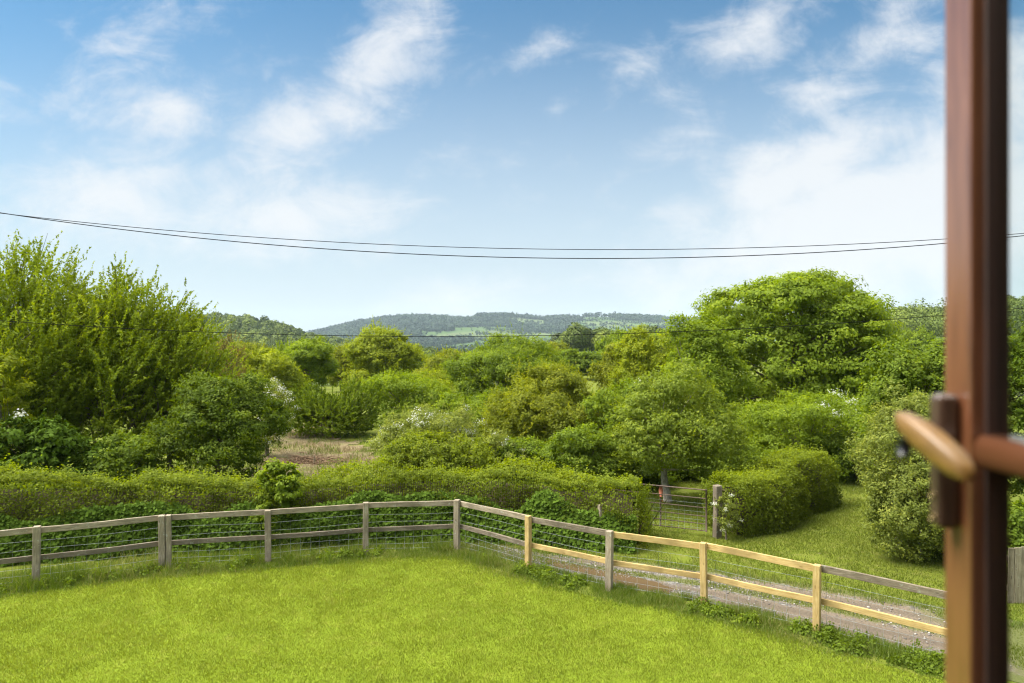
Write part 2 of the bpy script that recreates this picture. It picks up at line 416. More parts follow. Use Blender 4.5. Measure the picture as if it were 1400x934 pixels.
# brown cleared patch on the slope beyond the hedge
clear_poly = [(X(372, 24), 22.2), (X(505, 23), 22.0), (X(520, 26), 26), (X(498, 30), 29.5), (X(455, 34), 33.5), (X(420, 37), 37.5), (X(392, 39), 39), (X(372, 36), 36), (X(360, 28), 28)]
def clear_material():
    m, nt, out = new_mat('dry_cleared_soil'); L = nt.links
    P = N(nt, 'ShaderNodeNewGeometry').outputs['Position']
    n1 = noise(nt, P, .8, 5, .65); n2 = noise(nt, P, 7, 5, .7)
    col = ramp(nt, n1, [(.3, (.12, .093, .050)), (.5, (.20, .160, .085)), (.62, (.13, .135, .035))])
    col = mixc(nt, maprange(nt, n2, .5, .7, 0, .6), col, (.10, .065, .04))
    pb = N(nt, 'ShaderNodeBsdfPrincipled'); pb.inputs['Roughness'].default_value = .95; pb.inputs['Specular IOR Level'].default_value = .1
    L.new(col, pb.inputs['Base Color']); bump(nt, n2, .8, .08, pb); L.new(pb.outputs[0], out.inputs[0]); return m
def sub_sheet(name, poly, z, mat):
    xs = [p[0] for p in poly]; ys = [p[1] for p in poly]
    gx = np.arange(min(xs), max(xs), .4); gy = np.arange(min(ys), max(ys), .4)
    GX, GY = np.meshgrid(gx, gy); x = GX.ravel(); y = GY.ravel()
    jit = (fbm(p3(x, y), .9, 4) - .5) * 1.6
    ok = inside(poly, x + jit, y + jit)
    v = np.stack([x, y, height(x, y) + z + .22 * np.maximum(fbm(p3(x, y), .8, 9) - .42, 0)], 1)
    idx = np.arange(len(x)).reshape(len(gy), len(gx)); okm = ok.reshape(idx.shape)
    q = np.stack([idx[:-1, :-1], idx[:-1, 1:], idx[1:, 1:], idx[1:, :-1]], -1)
    keep = okm[:-1, :-1] | okm[1:, 1:]
    return tag(link(name, np_mesh(name, v, q[keep].reshape(-1, 4), mat, smooth=True)), kind='structure')
sub_sheet('clearing', clear_poly, .02, clear_material())

# ------------------------------------------------------------------ grass
def blades(name, x, y, hgt, wid, mat, seed, lean=.45, tint=None, z=None):
    rg = np.random.default_rng(seed); n = len(x)
    b = np.stack([x, y, height(x, y) if z is None else z], 1)
    a = rg.uniform(0, 2 * math.pi, n); side = np.stack([np.cos(a), np.sin(a), np.zeros(n)], 1)
    l = rg.uniform(0, 2 * math.pi, n); ln = np.stack([np.cos(l), np.sin(l), np.zeros(n)], 1) * (lean * rg.random(n) * hgt)[:, None]
    top = b + ln; top[:, 2] += hgt
    w = (wid * rg.uniform(.7, 1.3, n))[:, None]
    V = np.stack([b - side * w * .5, b + side * w * .5, top], 1).reshape(-1, 3)
    f = np.arange(3 * n).reshape(n, 3)
    t = rg.random(n) if tint is None else np.clip(tint + rg.normal(0, .17, n), 0, 1)
    o = link(name, np_mesh(name, V, f, mat, t)); return o
def in_view(x, y, margin=.04):
    return (np.abs(x / y) < .75 + margin) & (y > 8.6)
rg = np.random.default_rng(11)
n = 900000
gx = rg.uniform(-14, 9, n); gy = rg.uniform(8.7, 15.2, n)
k = inside(lawn_poly, gx, gy) & in_view(gx, gy); gx, gy = gx[k], gy[k]
tn = .27 + .26 * fbm(p3(gx, gy), .55, 21) + .3 * (fbm(p3(gx, gy), 3.2, 8) - .5) + .5 * (fbm(p3(gx, gy), 9., 9) - .5)
hh = (.020 + .024 * rg.random(len(gx))) * (.62 + .8 * fbm(p3(gx, gy), 3.1, 33))
tag(blades('lawn_grass', gx, gy, hh, .0066, M['blade_lawn'], 5, .9, tn), 'short bright yellow-green mown grass of the lawn', 'grass', kind='stuff')

# paddock grass beyond the track
n = 420000
gx = rg.uniform(-2, 13, n); gy = rg.uniform(8.7, 25, n)
def track_w(x, y):
    """0..1 across the track, by nearest sample of both edges"""
    a, _ = resample(tr_near, .15); b, _ = resample(tr_far, .15)
    da = np.full(len(x), 1e9); db = np.full(len(x), 1e9)
    for p in a: da = np.minimum(da, (x - p[0]) ** 2 + (y - p[1]) ** 2)
    for p in b: db = np.minimum(db, (x - p[0]) ** 2 + (y - p[1]) ** 2)
    da = np.sqrt(da); db = np.sqrt(db); return da, db
pad_poly = [tuple(p) for p in tr_far] + [(17, 25), (0, 25), (-1.2, 16)]
k = (inside(pad_poly, gx, gy) | ((gx > 7.1) & (gy > 8.2))) & in_view(gx, gy); gx, gy = gx[k], gy[k]
tn = .1 + .6 * fbm(p3(gx, gy), .7, 2) + .3 * (fbm(p3(gx, gy), 4, 8) - .5)
hh = (.03 + .03 * rg.random(len(gx))) * (.3 + 1.3 * fbm(p3(gx, gy), 2.3, 33))
k = fbm(p3(gx, gy), 1.1, 71) + .25 * rg.random(len(gx)) > .44
tag(blades('paddock_grass', gx[k], gy[k], hh[k], .011, M['blade_field'], 6, .8, tn[k]), 'grazed patchy grass of the paddock beyond the track', 'grass', kind='stuff')

# long grass left standing along the fence line and the track edges
def strip(path, half, n, seed):
    rg = np.random.default_rng(seed); P, s = resample(path, .03)
    i = rg.integers(0, len(P), n); x = P[i, 0] + rg.normal(0, half, n); y = P[i, 1] + rg.normal(0, half, n)
    return x, y
x1, y1 = strip(offset_path(FPn, -.06), .16, 30000, 1)
x2, y2 = strip(offset_path(FPn[:8], -.22), .14, 11000, 2)
x3, y3 = strip(offset_path(FPn[:7], .55), .28, 12000, 3)
x4, y4 = strip(tr_far, .14, 9000, 4)
x6, y6 = strip(offset_path(FPn, -.24), .2, 60000, 15); x7, y7 = strip(offset_path(FPn[:8], .5), .3, 30000, 16)
x5, y5 = strip(offset_path(FPn[6:], .15), .13, 9000, 14)
xs = np.concatenate([x1, x2, x3, x4, x5]); ys = np.concatenate([y1, y2, y3, y4, y5])
cl = fbm(p3(xs, ys), 1.5, 44)
k = (cl > .40) & in_view(xs, ys); xs, ys, cl = xs[k], ys[k], cl[k]
rg = np.random.default_rng(8)
hh = (.04 + .24 * rg.random(len(xs)) ** 1.8) * (.2 + 3.2 * np.maximum(fbm(p3(xs, ys), 3.4, 46) - .30, 0))
xb = np.concatenate([x6, x7]); yb = np.concatenate([y6, y7]); k = in_view(xb, yb) & (fbm(p3(xb, yb), 1.9, 5) + .3 * rg.random(len(xb)) > .50); xb, yb = xb[k], yb[k]
xs = np.concatenate([xs, xb]); ys = np.concatenate([ys, yb]); hh = np.concatenate([hh, .03 + .05 * rg.random(len(xb))])
tag(blades('rough_grass', xs, ys, np.minimum(hh, np.where(xs > .3, .15, .30)), .011, M['blade_rough'], 9, 1.0, .25 + .5 * fbm(p3(xs, ys), .9, 3)), 'long tufted grass growing along the foot of the fence', 'grass', kind='stuff')
# stubble on the clearing
n = 26000
cx = rg.uniform(-12, -3, n); cy = rg.uniform(22, 39, n); k = inside(clear_poly, cx, cy) & (fbm(p3(cx, cy), .7, 6) > .45); cx, cy = cx[k], cy[k]
tag(blades('dry_grass', cx, cy, .05 + .26 * rg.random(len(cx)) ** 2, .025, M['blade_dry'], 10, .9, rg.random(len(cx))), 'dry brown stubble on the bare slope beyond the hedge', 'grass', kind='stuff')
n = 60000
cx = rg.uniform(-16, 4, n); cy = rg.uniform(17.5, 40, n); k = np.where(inside(clear_poly, cx, cy), fbm(p3(cx, cy), .9, 17) > .55, fbm(p3(cx, cy), .6, 16) > .4); cx, cy = cx[k], cy[k]
tag(blades('bank_grass', cx, cy, .08 + .22 * rg.random(len(cx)), .025, M['blade_rough'], 12, .8, .4 * rg.random(len(cx)) + .2), 'tall wild grass between the shrubs behind the hedge', 'grass', kind='stuff')

# loose stones lying on the track
def loose_stones():
    rng = np.random.default_rng(66); n = 5200
    a, _ = resample(tr_near, .05); b, _ = resample(tr_far, .05)
    i = rng.integers(0, min(len(a), len(b)), n); w = np.clip(np.where(rng.random(n) < .5, rng.normal(.5, .09, n), rng.uniform(-.02, 1.0, n)), -.02, 1.02)
    j = (i * len(b) / len(a)).astype(int).clip(0, len(b) - 1)
    c = a[i] + (b[j] - a[i]) * w[:, None] + rng.normal(0, .05, (n, 2)); c = c[(c[:, 0] < 7.3) & (fbm(p3(c[:, 0], c[:, 1]), 1.3, 4) > .42)]; n = len(c)
    r = .008 + .022 * rng.random(n) ** 3
    o = np.array([[1, 0, 0], [0, 1, 0], [-1, 0, 0], [0, -1, 0], [0, 0, .7], [0, 0, -.5]], float)
    f = np.array([[0, 1, 4], [1, 2, 4], [2, 3, 4], [3, 0, 4], [1, 0, 5], [2, 1, 5], [3, 2, 5], [0, 3, 5]])
    th = rng.uniform(0, 6.28, n); ct, st = np.cos(th), np.sin(th); v = o[None] * rng.uniform(.6, 1.3, (n, 6, 1)) * r[:, None, None]
    v = np.stack([v[..., 0] * ct[:, None] - v[..., 1] * st[:, None], v[..., 0] * st[:, None] + v[..., 1] * ct[:, None], v[..., 2]], -1)
    v += np.column_stack([c, np.full(n, .012)])[:, None, :]
    F_ = (f[None] + 6 * np.arange(n)[:, None, None]).reshape(-1, 3)
    m, nt, out = new_mat('stone'); at = N(nt, 'ShaderNodeAttribute', attribute_name='tint'); pb = N(nt, 'ShaderNodeBsdfPrincipled'); pb.inputs['Roughness'].default_value = .9
    nt.links.new(ramp(nt, at.outputs['Fac'], [(0, (.09, .08, .07)), (.6, (.22, .195, .17)), (1, (.40, .37, .33))]), pb.inputs['Base Color']); nt.links.new(pb.outputs[0], out.inputs[0])
    tag(link('gravel', np_mesh('gravel', v.reshape(-1, 3), F_, m, np.repeat(rng.random(n), 8))), 'loose stones and gravel lying on the track', 'gravel', kind='stuff')
loose_stones()
md = (np.array(tr_near) + np.array(tr_far)) / 2
xm, ym = strip(md, .10, 16000, 71); k = in_view(xm, ym) & (fbm(p3(xm, ym), .9, 12) + .25 * rg.random(len(xm)) > .56); xm, ym = xm[k], ym[k]
tag(blades('track_grass', xm, ym, .025 + .06 * rg.random(len(xm)) ** 2, .011, M['blade_field'], 72, 1.0, .2 + .5 * rg.random(len(xm))), 'thin strip of grass growing between the wheel ruts of the track', 'grass', kind='stuff')

# ------------------------------------------------------------------ timber fence
def box_mesh(name, sx, sy, sz, mat, bev=.006, jit=.003, seed=0, cuts=0, axis=0, slope=0):
    bm = bmesh.new(); bmesh.ops.create_cube(bm, size=1)
    for v in bm.verts: v.co = Vector((v.co.x * sx, v.co.y * sy, v.co.z * sz))
    if bev: bmesh.ops.bevel(bm, geom=list(bm.edges), offset=bev, segments=1, affect='EDGES')
    if cuts:
        es = [e for e in bm.edges if abs((e.verts[0].co - e.verts[1].co)[axis]) > .5 * (sx, sy, sz)[axis]]
        bmesh.ops.subdivide_edges(bm, edges=es, cuts=cuts)
    rnd = random.Random(seed)
    ax2 = [a for a in range(3) if a != axis]
    ph = [rnd.uniform(0, 6.28) for _ in range(4)]
    for v in bm.verts:
        t = v.co[axis]
        v.co[ax2[0]] += jit * 2.0 * math.sin(t * 2.1 + ph[0]) + rnd.uniform(-jit, jit) * .5
        v.co[ax2[1]] += jit * 2.0 * math.sin(t * 1.7 + ph[1]) + rnd.uniform(-jit, jit) * .5
    me = bpy.data.meshes.new(name); bm.to_mesh(me); bm.free()
    me.materials.append(mat); return me
fence = empty('paddock_fence', (FP[6][0], FP[6][1], 0))
tag(fence, 'post and rail timber fence with wire netting bending round the edge of the lawn', 'fence')
inv = Vector((-FP[6][0], -FP[6][1], 0))
NEWPOST = {7, 9, 10}
def dirv(i):
    a = Vector((*FP[max(i - 1, 0)], 0)); b = Vector((*FP[min(i + 1, len(FP) - 1)], 0)); return (b - a).normalized()
rnd = random.Random(4)
for i, (x, y) in enumerate(FP):
    new = i in NEWPOST
    h = 1.10 + rnd.uniform(-.015, .015); w = .118 if not new else .105
    o = link('post', box_mesh('post', w, w, h + .12, M['wood_new_z' if new else 'wood_old_z'], .007, .0025, i, 5, 2), parent=fence, loc=inv + Vector((x, y, h / 2 - .06)))
    t = dirv(i); o.rotation_euler = (rnd.uniform(-.012, .012), rnd.uniform(-.015, .015), math.atan2(t.y, t.x))
    if new: o['label'] = 'newer yellow timber post'
    if i == 3:      # a second post set against it
        q = Vector((x, y, 0)) + t * .125
        o = link('post', box_mesh('post', .095, .11, h + .10, M['wood_old_z'], .007, .0025, 40, 5, 2), parent=fence, loc=inv + q + Vector((0, 0, h / 2 - .05)))
        o.rotation_euler = (.008, .006, math.atan2(t.y, t.x)); o['label'] = 'second post doubled against its neighbour'
def rail(i, z, new, dark=False, hgt=.112):
    a = Vector((*FP[i], 0)); b = Vector((*FP[i + 1], 0)); d = (b - a); L = d.length; d.normalize()
    nrm = Vector((-d.y, d.x, 0))
    mid = (a + b) / 2 + nrm * .082 + Vector((0, 0, z))
    mt = M['wood_new_x'] if new else M['wood_dark_x' if dark else 'wood_old_x']
    o = link('rail', box_mesh('rail', L + (.0 if i % 2 else .05), .04, hgt, mt, .005, .004, i * 7 + int(z * 10), 7, 0), parent=fence, loc=inv + mid)
    o.rotation_euler = (rnd.uniform(-.02, .02), rnd.uniform(-.006, .006), math.atan2(d.y, d.x))
    if new: o['label'] = 'newer yellow timber rail'
for i in range(len(FP) - 1):
    rail(i, 1.02 + .004 * (i % 2), i in (8, 9), dark=i in (7, 10))
    rail(i, .50 + .004 * (i % 2), i in (7, 8, 9, 10), dark=True, hgt=.098)
# stock netting on the far side of the rails
tb = Tubes(4); PN = offset_path(FPn, .112)
pts, s = resample(PN, .2)
for z in (.06, .17, .31, .47, .64, .81):
    q = np.column_stack([pts + rg.normal(0, .003, pts.shape), np.full(len(pts), z) + .012 * np.sin(s * 1.9 + z * 9)])
    tb.add(q, np.full(len(q), .0021))
for k_, p in enumerate(pts):
    tb.add([[p[0], p[1], .02], [p[0] + rg.normal(0, .006), p[1], .4], [p[0] + rg.normal(0, .008), p[1], .815]], [.0017] * 3)
me = tb.mesh('wire_netting', M['galvanised']); me.transform(Matrix.Translation(inv))
link('wire_netting', me, parent=fence)

# ------------------------------------------------------------------ gate, gate posts, plank fence
GA = Vector((4.62, 16.05, 0)); GB = Vector((2.05, 17.25, 0))
gd = (GB - GA); gl = gd.length; gd.normalize()
gate = empty('field_gate', GA, math.atan2(gd.y, gd.x)); tag(gate, 'rusty six barred metal field gate standing closed between hedge and wooden post', 'gate')
def gtube(name, pts, r, mat, label=None):
    t = Tubes(8); t.add(pts, [r] * len(pts)); o = link(name, t.mesh(name, mat), parent=gate)
    if label: o['label'] = label
for k_, z in enumerate((1.10, .90, .68, .48, .30, .14)):
    gtube('gate_bar', [[.05, 0, z], [gl * .5, 0, z + .004], [gl, 0, z]], .016 if k_ == 0 else .0115, M['rust'])
gtube('gate_stile', [[.05, .0, .12], [.05, .0, 1.12]], .022, M['rust']); gtube('gate_stile', [[gl, .0, .12], [gl, 0, 1.12]], .022, M['rust'])
gtube('gate_brace', [[1.13, -.022, .12], [1.13, -.022, 1.12]], .016, M['rust'])
t = Tubes(8); t.add([[1.13, -.03, .84], [1.13, -.035, .98], [1.135, -.03, 1.1]], [.035, .052, .042]); t.add([[1.11, -.05, .86], [1.16, -.05, .78], [1.08, -.05, .72]], [.012, .012, .008])
link('twine_binding', t.mesh('twine_binding', M['twine']), parent=gate)['label'] = 'red brown twine wound round the brace'
tn_ = Tubes(4)
for k_ in range(10): tn_.add([[.1 + k_ * .15, .02, .12], [.1 + k_ * .15, .02, .86]], [.0016, .0016])
for z in (.2, .39, .58, .78): tn_.add([[.08, .02, z], [1.5, .02, z]], [.0016, .0016])
link('gate_netting', tn_.mesh('gate_netting', M['galvanised']), parent=gate)
def lone_post(name, label, x, y, w, h, mat, cat='post', seed=0, lean=(0, 0)):
    o = link(name, box_mesh(name, w, w, h + .1, M[mat], .012, .006, seed, 5, 2), loc=(x, y, h / 2 - .05)); o.rotation_euler = (lean[0], lean[1], .35)
    return tag(o, label, cat)
lone_post('gate_post', 'thick weathered gate post at the hinge side of the metal gate', 4.80, 15.98, .16, 1.24, 'wood_dark_z', 'gate post', 3, (.01, -.015))
lone_post('wooden_post', 'short weathered post half grown into the hedge end', 1.96, 15.16, .115, .98, 'wood_old_z', 'post', 8, (0, .02))
pf = empty('plank_fence', (8.72, 12.0, 0)); tag(pf, 'grey close boarded plank fence glimpsed beyond the open window frame', 'fence')
xx = 0
for k_ in range(24):
    w = rnd.uniform(.10, .125); h = .98 + rnd.uniform(-.02, .02)
    o = link('plank', box_mesh('plank', w, .022, h, M['wood_old_z'], .003, .002, k_, 3, 2), parent=pf, loc=(xx + w / 2, 0, h / 2)); xx += w + .006
    o.rotation_euler = (0, rnd.uniform(-.01, .01), 0)
for z in (.25, .78): link('cross_rail', box_mesh('cross_rail', xx, .05, .08, M['wood_old_x'], .004, .002, 5, 4, 0), parent=pf, loc=(xx / 2, .04, z))

# ------------------------------------------------------------------ vegetation
def leaves_mesh(name, c, nrm, axis, L, W, mat, tint):
    v, f = leaf_quads(c, nrm, axis, L, W); return np_mesh(name, v, f, mat, np.clip(tint, 0, 1))
def auto_lobes(rng, w, d, h, cb, n=12, top=.55):
    zc = (cb + h) / 2; L = [(0, 0, zc - .03 * h, w * .37, d * .37, (h - cb) * .44)]
    for k in range(n):
        a = 2 * math.pi * (k + rng.uniform(-.3, .3)) / n; q = rng.uniform(.20, .37); zz = rng.uniform(-.34, .26)
        r = rng.uniform(.12, .26)
        L.append((math.cos(a) * w * q, math.sin(a) * d * q, zc + zz * (h - cb), w * r, d * r, (h - cb) * rng.uniform(.17, .25)))
    for k in range(3):
        r = rng.uniform(.16, .24)
        L.append((rng.uniform(-.16, .16) * w, rng.uniform(-.16, .16) * d, h - (h - cb) * (r + .01 + .10 * k * rng.random()), w * r, d * r, (h - cb) * r))
    return np.array(L)
def lobe_points(rng, lobes, n, lo=.80, hi=1.04, inner=.22, under=.35, rough=.14):
    area = (lobes[:, 3] * lobes[:, 4] + lobes[:, 3] * lobes[:, 5]) ; pr = area / area.sum()
    P, Nn = [], []; got = 0
    while got < n:
        m = n * 2; i = rng.choice(len(lobes), m, p=pr); d = rdir(rng, m)
        keep = (d[:, 2] > -.35) | (rng.random(m) < under)
        isin = rng.random(m) < inner
        r = np.where(isin, rng.uniform(.25, lo, m), rng.uniform(lo, hi, m))
        p = lobes[i, :3] + d * lobes[i, 3:] * r[:, None]
        for q in lobes:
            e = np.linalg.norm((p - q[:3]) / q[3:], axis=1); keep &= isin | (e > .78)
        keep &= p[:, 2] > .05
        P.append(p[keep]); Nn.append(unit(d / lobes[i, 3:])[keep]); got += keep.sum()
    P = np.concatenate(P)[:n]; Nn = np.concatenate(Nn)[:n]
    W = 2 * lobes[:, 3].max(); q = P / max(W, .01)
    if rough:
        amp = rough * W * (fbm(q + 7.3 * lobes[1 % len(lobes), 0], 2.6, 61, 2) - .5) * 2
        P = P + Nn * amp[:, None]; P[:, 2] = np.maximum(P[:, 2], .06)
        gap = np.ones(len(P)) if rough < .06 else fbm(q + 3.1 * lobes[-1, 1], 4.2, 62, 2)
        mv = gap < .40                                    # thin places: tuck those clumps inside, so openings show
        P[mv] -= Nn[mv] * (.16 * W)
    return P, Nn
def crown_clumps(rng, lobes, nc, cr, per, leaf, flat=.65, rough=.14, aspect=.55, inner=.22, under=.35, up=.5, tvar=.25, droop=.25):
    c, cn = lobe_points(rng, lobes, nc, inner=inner, under=under, rough=rough)
    rr = cr * rng.uniform(.45, 1.6, nc)
    k = np.repeat(np.arange(nc), per); n = len(k)
    o = rdir(rng, n); rad = rng.random(n) ** .45
    off = o * (rad * rr[k])[:, None]; off[:, 2] *= flat
    p = c[k] + off
    nr = unit(.75 * o + .55 * cn[k] + np.array([0, 0, up]) + .65 * rdir(rng, n))
    ax = unit(rdir(rng, n) + .5 * o - np.array([0, 0, droop]))
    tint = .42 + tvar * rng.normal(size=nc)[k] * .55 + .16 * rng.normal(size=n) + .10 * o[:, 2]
    Lf = leaf * rng.uniform(.6, 1.3, n)
    return p, nr, ax, Lf, Lf * aspect, tint, c
def crown_sprays(rng, lobes, ns, length, per, leaf, aspect=.40, rough=.14, dirn=(0.12, 0, 1.0), out=.55, inner=.35, spread=.38):
    c, cn = lobe_points(rng, lobes, ns, lo=.7, hi=1.0, inner=inner, under=.8, rough=rough)
    d = unit(np.array(dirn) + out * cn + spread * rng.normal(size=(ns, 3)))
    ln = length * rng.uniform(.55, 1.25, ns)
    k = np.repeat(np.arange(ns), per); n = len(k); t = rng.random(n)
    bend = rng.normal(size=(ns, 3)) * .12; bend[:, 2] -= .05
    p = c[k] + d[k] * (ln[k] * t)[:, None] + bend[k] * (ln[k] * t * t)[:, None] + .045 * rng.normal(size=(n, 3)) * (1.15 - t)[:, None] * length
    ax = unit(d[k] * .9 + .75 * rdir(rng, n)); nr = unit(rdir(rng, n) + np.array([0, 0, .45]))
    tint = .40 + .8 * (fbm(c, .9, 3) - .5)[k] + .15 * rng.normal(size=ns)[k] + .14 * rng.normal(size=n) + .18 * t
    Lf = leaf * rng.uniform(.6, 1.3, n) * (1.1 - .35 * t)
    return p, nr, ax, Lf, Lf * aspect, tint, (c, d, ln)
def trunk_mesh(rng, h, cb, tr, targets, mat, lean=(0, 0), nl=22, stems=1, limb=.32):
    tb = Tubes(6); top = np.array([lean[0], lean[1], cb + (h - cb) * .45])
    for sN in range(stems):
        b0 = np.array([0, 0, -.15]) + (np.array([*rng.normal(0, tr * 2.2, 2), 0]) if stems > 1 else 0)
        tt = top + (np.array([*rng.normal(0, h * .12, 2), 0]) if stems > 1 else 0)
        q = np.linspace(0, 1, 7)[:, None]; P = b0 + (tt - b0) * q; P[1:-1, :2] += rng.normal(0, tr * .45, (5, 2))
        tb.add(P, tr * (1.25 - .95 * q[:, 0] ** .7) / (1 if stems == 1 else 1.5))
        sel = rng.choice(len(targets), min(nl // stems, len(targets)), replace=False)
        for j in sel:
            e = targets[j]; f = np.clip(.35 + .6 * (e[2] / max(h, .1)) * rng.uniform(.5, .9), .25, .98); s0 = P[0] + (P[-1] - P[0]) * f
            m1 = s0 + (e - s0) * .5 + np.array([0, 0, .06 * h]) * rng.uniform(-.4, 1) + rng.normal(0, .03 * h, 3)
            qq = np.linspace(0, 1, 6)[:, None]
            B = (1 - qq) ** 2 * s0 + 2 * qq * (1 - qq) * m1 + qq ** 2 * e
            r0 = tr * limb * rng.uniform(.6, 1.1); tb.add(B, r0 * (1.0 - .8 * qq[:, 0]))
    return tb.mesh('trunk', mat)
SEED = [100]
def tree(name, label, cat, px, Y, top_py, w_px, mat, leaf, nc, per, cr=.10, cb=.12, depth=1.0, style='clump', fringe=.12, blossom=0, bark='bark', tr=None, lobes=None, lean=(0, 0), nl=22, stems=1, z0=None, group=None, h=None, blossom_zone=None, **kw):
    SEED[0] += 1; rng = np.random.default_rng(SEED[0])
    x = X(px, Y); g = hz(x, Y) if z0 is None else z0
    hh = (Z(top_py, Y) - g) if h is None else h
    w = w_px / F * Y
    root = empty(name, (x, Y, g)); tag(root, label, cat, group)
    lb = auto_lobes(rng, w, w * depth, hh, cb * hh) if lobes is None else np.array(lobes) * np.array([w, w * depth, hh, w, w * depth, hh])
    if style == 'clump':
        p, nr, ax, Lf, Wf, ti, cc = crown_clumps(rng, lb, nc, cr * w, per, leaf, **kw)
        ex = crown_sprays(rng, lb, int(nc * .6), min(fringe * w, .9), 20, leaf * .9, aspect=.5, dirn=(0, 0, .55), out=.9, inner=0, spread=.4, rough=kw.get('rough', .14))
        p, nr, ax, Lf, Wf = [np.concatenate([a_, b_]) for a_, b_ in zip((p, nr, ax, Lf, Wf), ex[:5])]; ti = np.concatenate([ti, ex[5] + .05])
    else:
        p, nr, ax, Lf, Wf, ti, (cc, dd, ll) = crown_sprays(rng, lb, nc, cr * w, per, leaf, **kw)
    k = p[:, 2] > .02
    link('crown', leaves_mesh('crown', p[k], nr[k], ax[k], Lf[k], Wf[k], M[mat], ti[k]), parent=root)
    if blossom:
        sel = np.arange(len(cc)) if blossom_zone is None else np.where(blossom_zone(cc / np.array([w, w * depth, hh])))[0]
        lobe_c = lb[0][:3]
        outer = np.linalg.norm((cc - lobe_c) / lb[0][3:], axis=1); sel = sel[outer[sel] > .75]
        nb = max(2, int(blossom * .6)); js = rng.choice(sel, min(nb, len(sel)), replace=False)
        kk = np.repeat(js, 40); n = len(kk); o = rdir(rng, n)
        out = unit(cc - lobe_c)
        q = cc[kk] + out[kk] * (cr * w * .75) + o * (cr * w * .95 * rng.random(n) ** .5)[:, None] * np.array([1, 1, .6])
        b = link('blossom', leaves_mesh('blossom', q, unit(o + out[kk] + .6 * rdir(rng, n)), rdir(rng, n), leaf * rng.uniform(.3, .62, n), leaf * rng.uniform(.28, .5, n), M['blossom'], rng.random(n)), parent=root)
    trr = tr if tr is not None else .018 * hh + .012 * w
    if style == 'spray':
        tb = Tubes(4)
        for j in rng.choice(len(cc), min(240, len(cc)), replace=False): tb.add([cc[j] - dd[j] * ll[j] * .4, cc[j] + dd[j] * ll[j] * .3, cc[j] + dd[j] * ll[j] * .85], [.014, .010, .004])
        link('spray_twigs', tb.mesh('spray_twigs', M['twigs']), parent=root)  # bare twigs in separate pieces among the leafy shoots
    link('trunk', trunk_mesh(rng, hh, cb * hh, trr, cc, M[bark], lean, nl, stems), parent=root)
    return root
def copy_tree(o, loc, rz, s, label, group=None, name=None):
    c = o.copy(); C.objects.link(c); c.location = loc; c.rotation_euler = (0, 0, rz); c.scale = (s[0], s[0], s[1]); c['label'] = label
    if group: c['group'] = group
    for ch in o.children:
        k = ch.copy(); C.objects.link(k); k.parent = c
    return c

# --- left: tall feathery trees with upswept shoots
SL = [(0, 0, .52, .44, .44, .36), (-.25, 0, .55, .22, .25, .30), (.24, 0, .42, .24, .25, .28), (.02, .1, .74, .26, .28, .18), (.1, -.2, .36, .3, .25, .26), (-.15, -.2, .4, .3, .25, .28)]
tree('willow_tree', 'tall feathery green tree with upswept shoots cut by the left edge', 'tree', 22, 20.5, 332, 250, 'leaf_willow', .12, 2500, 46, cr=.20, style='spray', lobes=SL, stems=4, nl=40, tr=.11, bark='bark_pale', dirn=(.22, 0, 1.0))
tree('willow_tree', 'tall feathery tree with upswept shoots just right of the tallest left one', 'tree', 150, 21.5, 352, 180, 'leaf_willow', .12, 1700, 46, cr=.24, style='spray', lobes=SL, stems=4, nl=34, tr=.09, bark='bark_pale', dirn=(.28, 0, 1.0))
tree('willow_tree', 'lower feathery tree whose shoots slope down towards the distant hills', 'tree', 235, 22.5, 398, 150, 'leaf_willow', .115, 1300, 46, cr=.26, style='spray', lobes=SL, stems=3, nl=30, tr=.08, dirn=(.42, 0, 1.0))
tree('sapling', 'yellow-green young tree in front of the feathery trees at the left edge', 'tree', 2, 17.6, 458, 70, 'leaf_yellow', .09, 90, 60, cr=.14, cb=.3, tr=.035)
tree('ivy_bush', 'dark glossy leaved bush standing at the left edge behind the hedge', 'bush', 58, 17.4, 566, 150, 'leaf_ivy', .135, 330, 55, cr=.085, cb=.04, blossom=2, under=.6, droop=.8)
tree('elder_bush', 'light green elder bush between two dark bushes at the hedge', 'bush', 172, 18.2, 590, 120, 'leaf_mid', .10, 230, 60, cr=.09, cb=.04, blossom=4)
tree('holm_oak', 'broad dark rounded tree with shaded hollows behind the left hedge', 'tree', 298, 20.0, 508, 172, 'leaf_deep', .085, 620, 75, cr=.075, cb=.16, inner=.15, under=.2, flat=.55, tvar=.5)
tree('thorn_tree', 'thin brownish thorn tree rising above the dark rounded one', 'tree', 312, 31.0, 440, 62, 'leaf_brown', .11, 420, 22, cr=.22, style='spray', lobes=SL, stems=2, nl=30, tr=.07, dirn=(.1, 0, 1.0))
tree('thorn_tree', 'small dark twiggy tree tip against the sky beside the feathery trees', 'tree', 272, 25.0, 408, 34, 'leaf_brown', .10, 110, 24, cr=.30, style='spray', lobes=SL, stems=1, nl=24, tr=.05)
tree('hawthorn_tree', 'hawthorn whose white blossom shows beside the brown clearing', 'tree', 366, 27.0, 516, 66, 'leaf_grey', .09, 190, 50, cr=.12, cb=.15, blossom=60, blossom_zone=lambda c: c[:, 0] > .02)
tree('laurel_bush', 'small fresh green bush pushing up through the hedge', 'bush', 379, 15.45, 625, 62, 'leaf_bright', .10, 130, 60, cr=.12, cb=.03, under=.7, droop=.7)
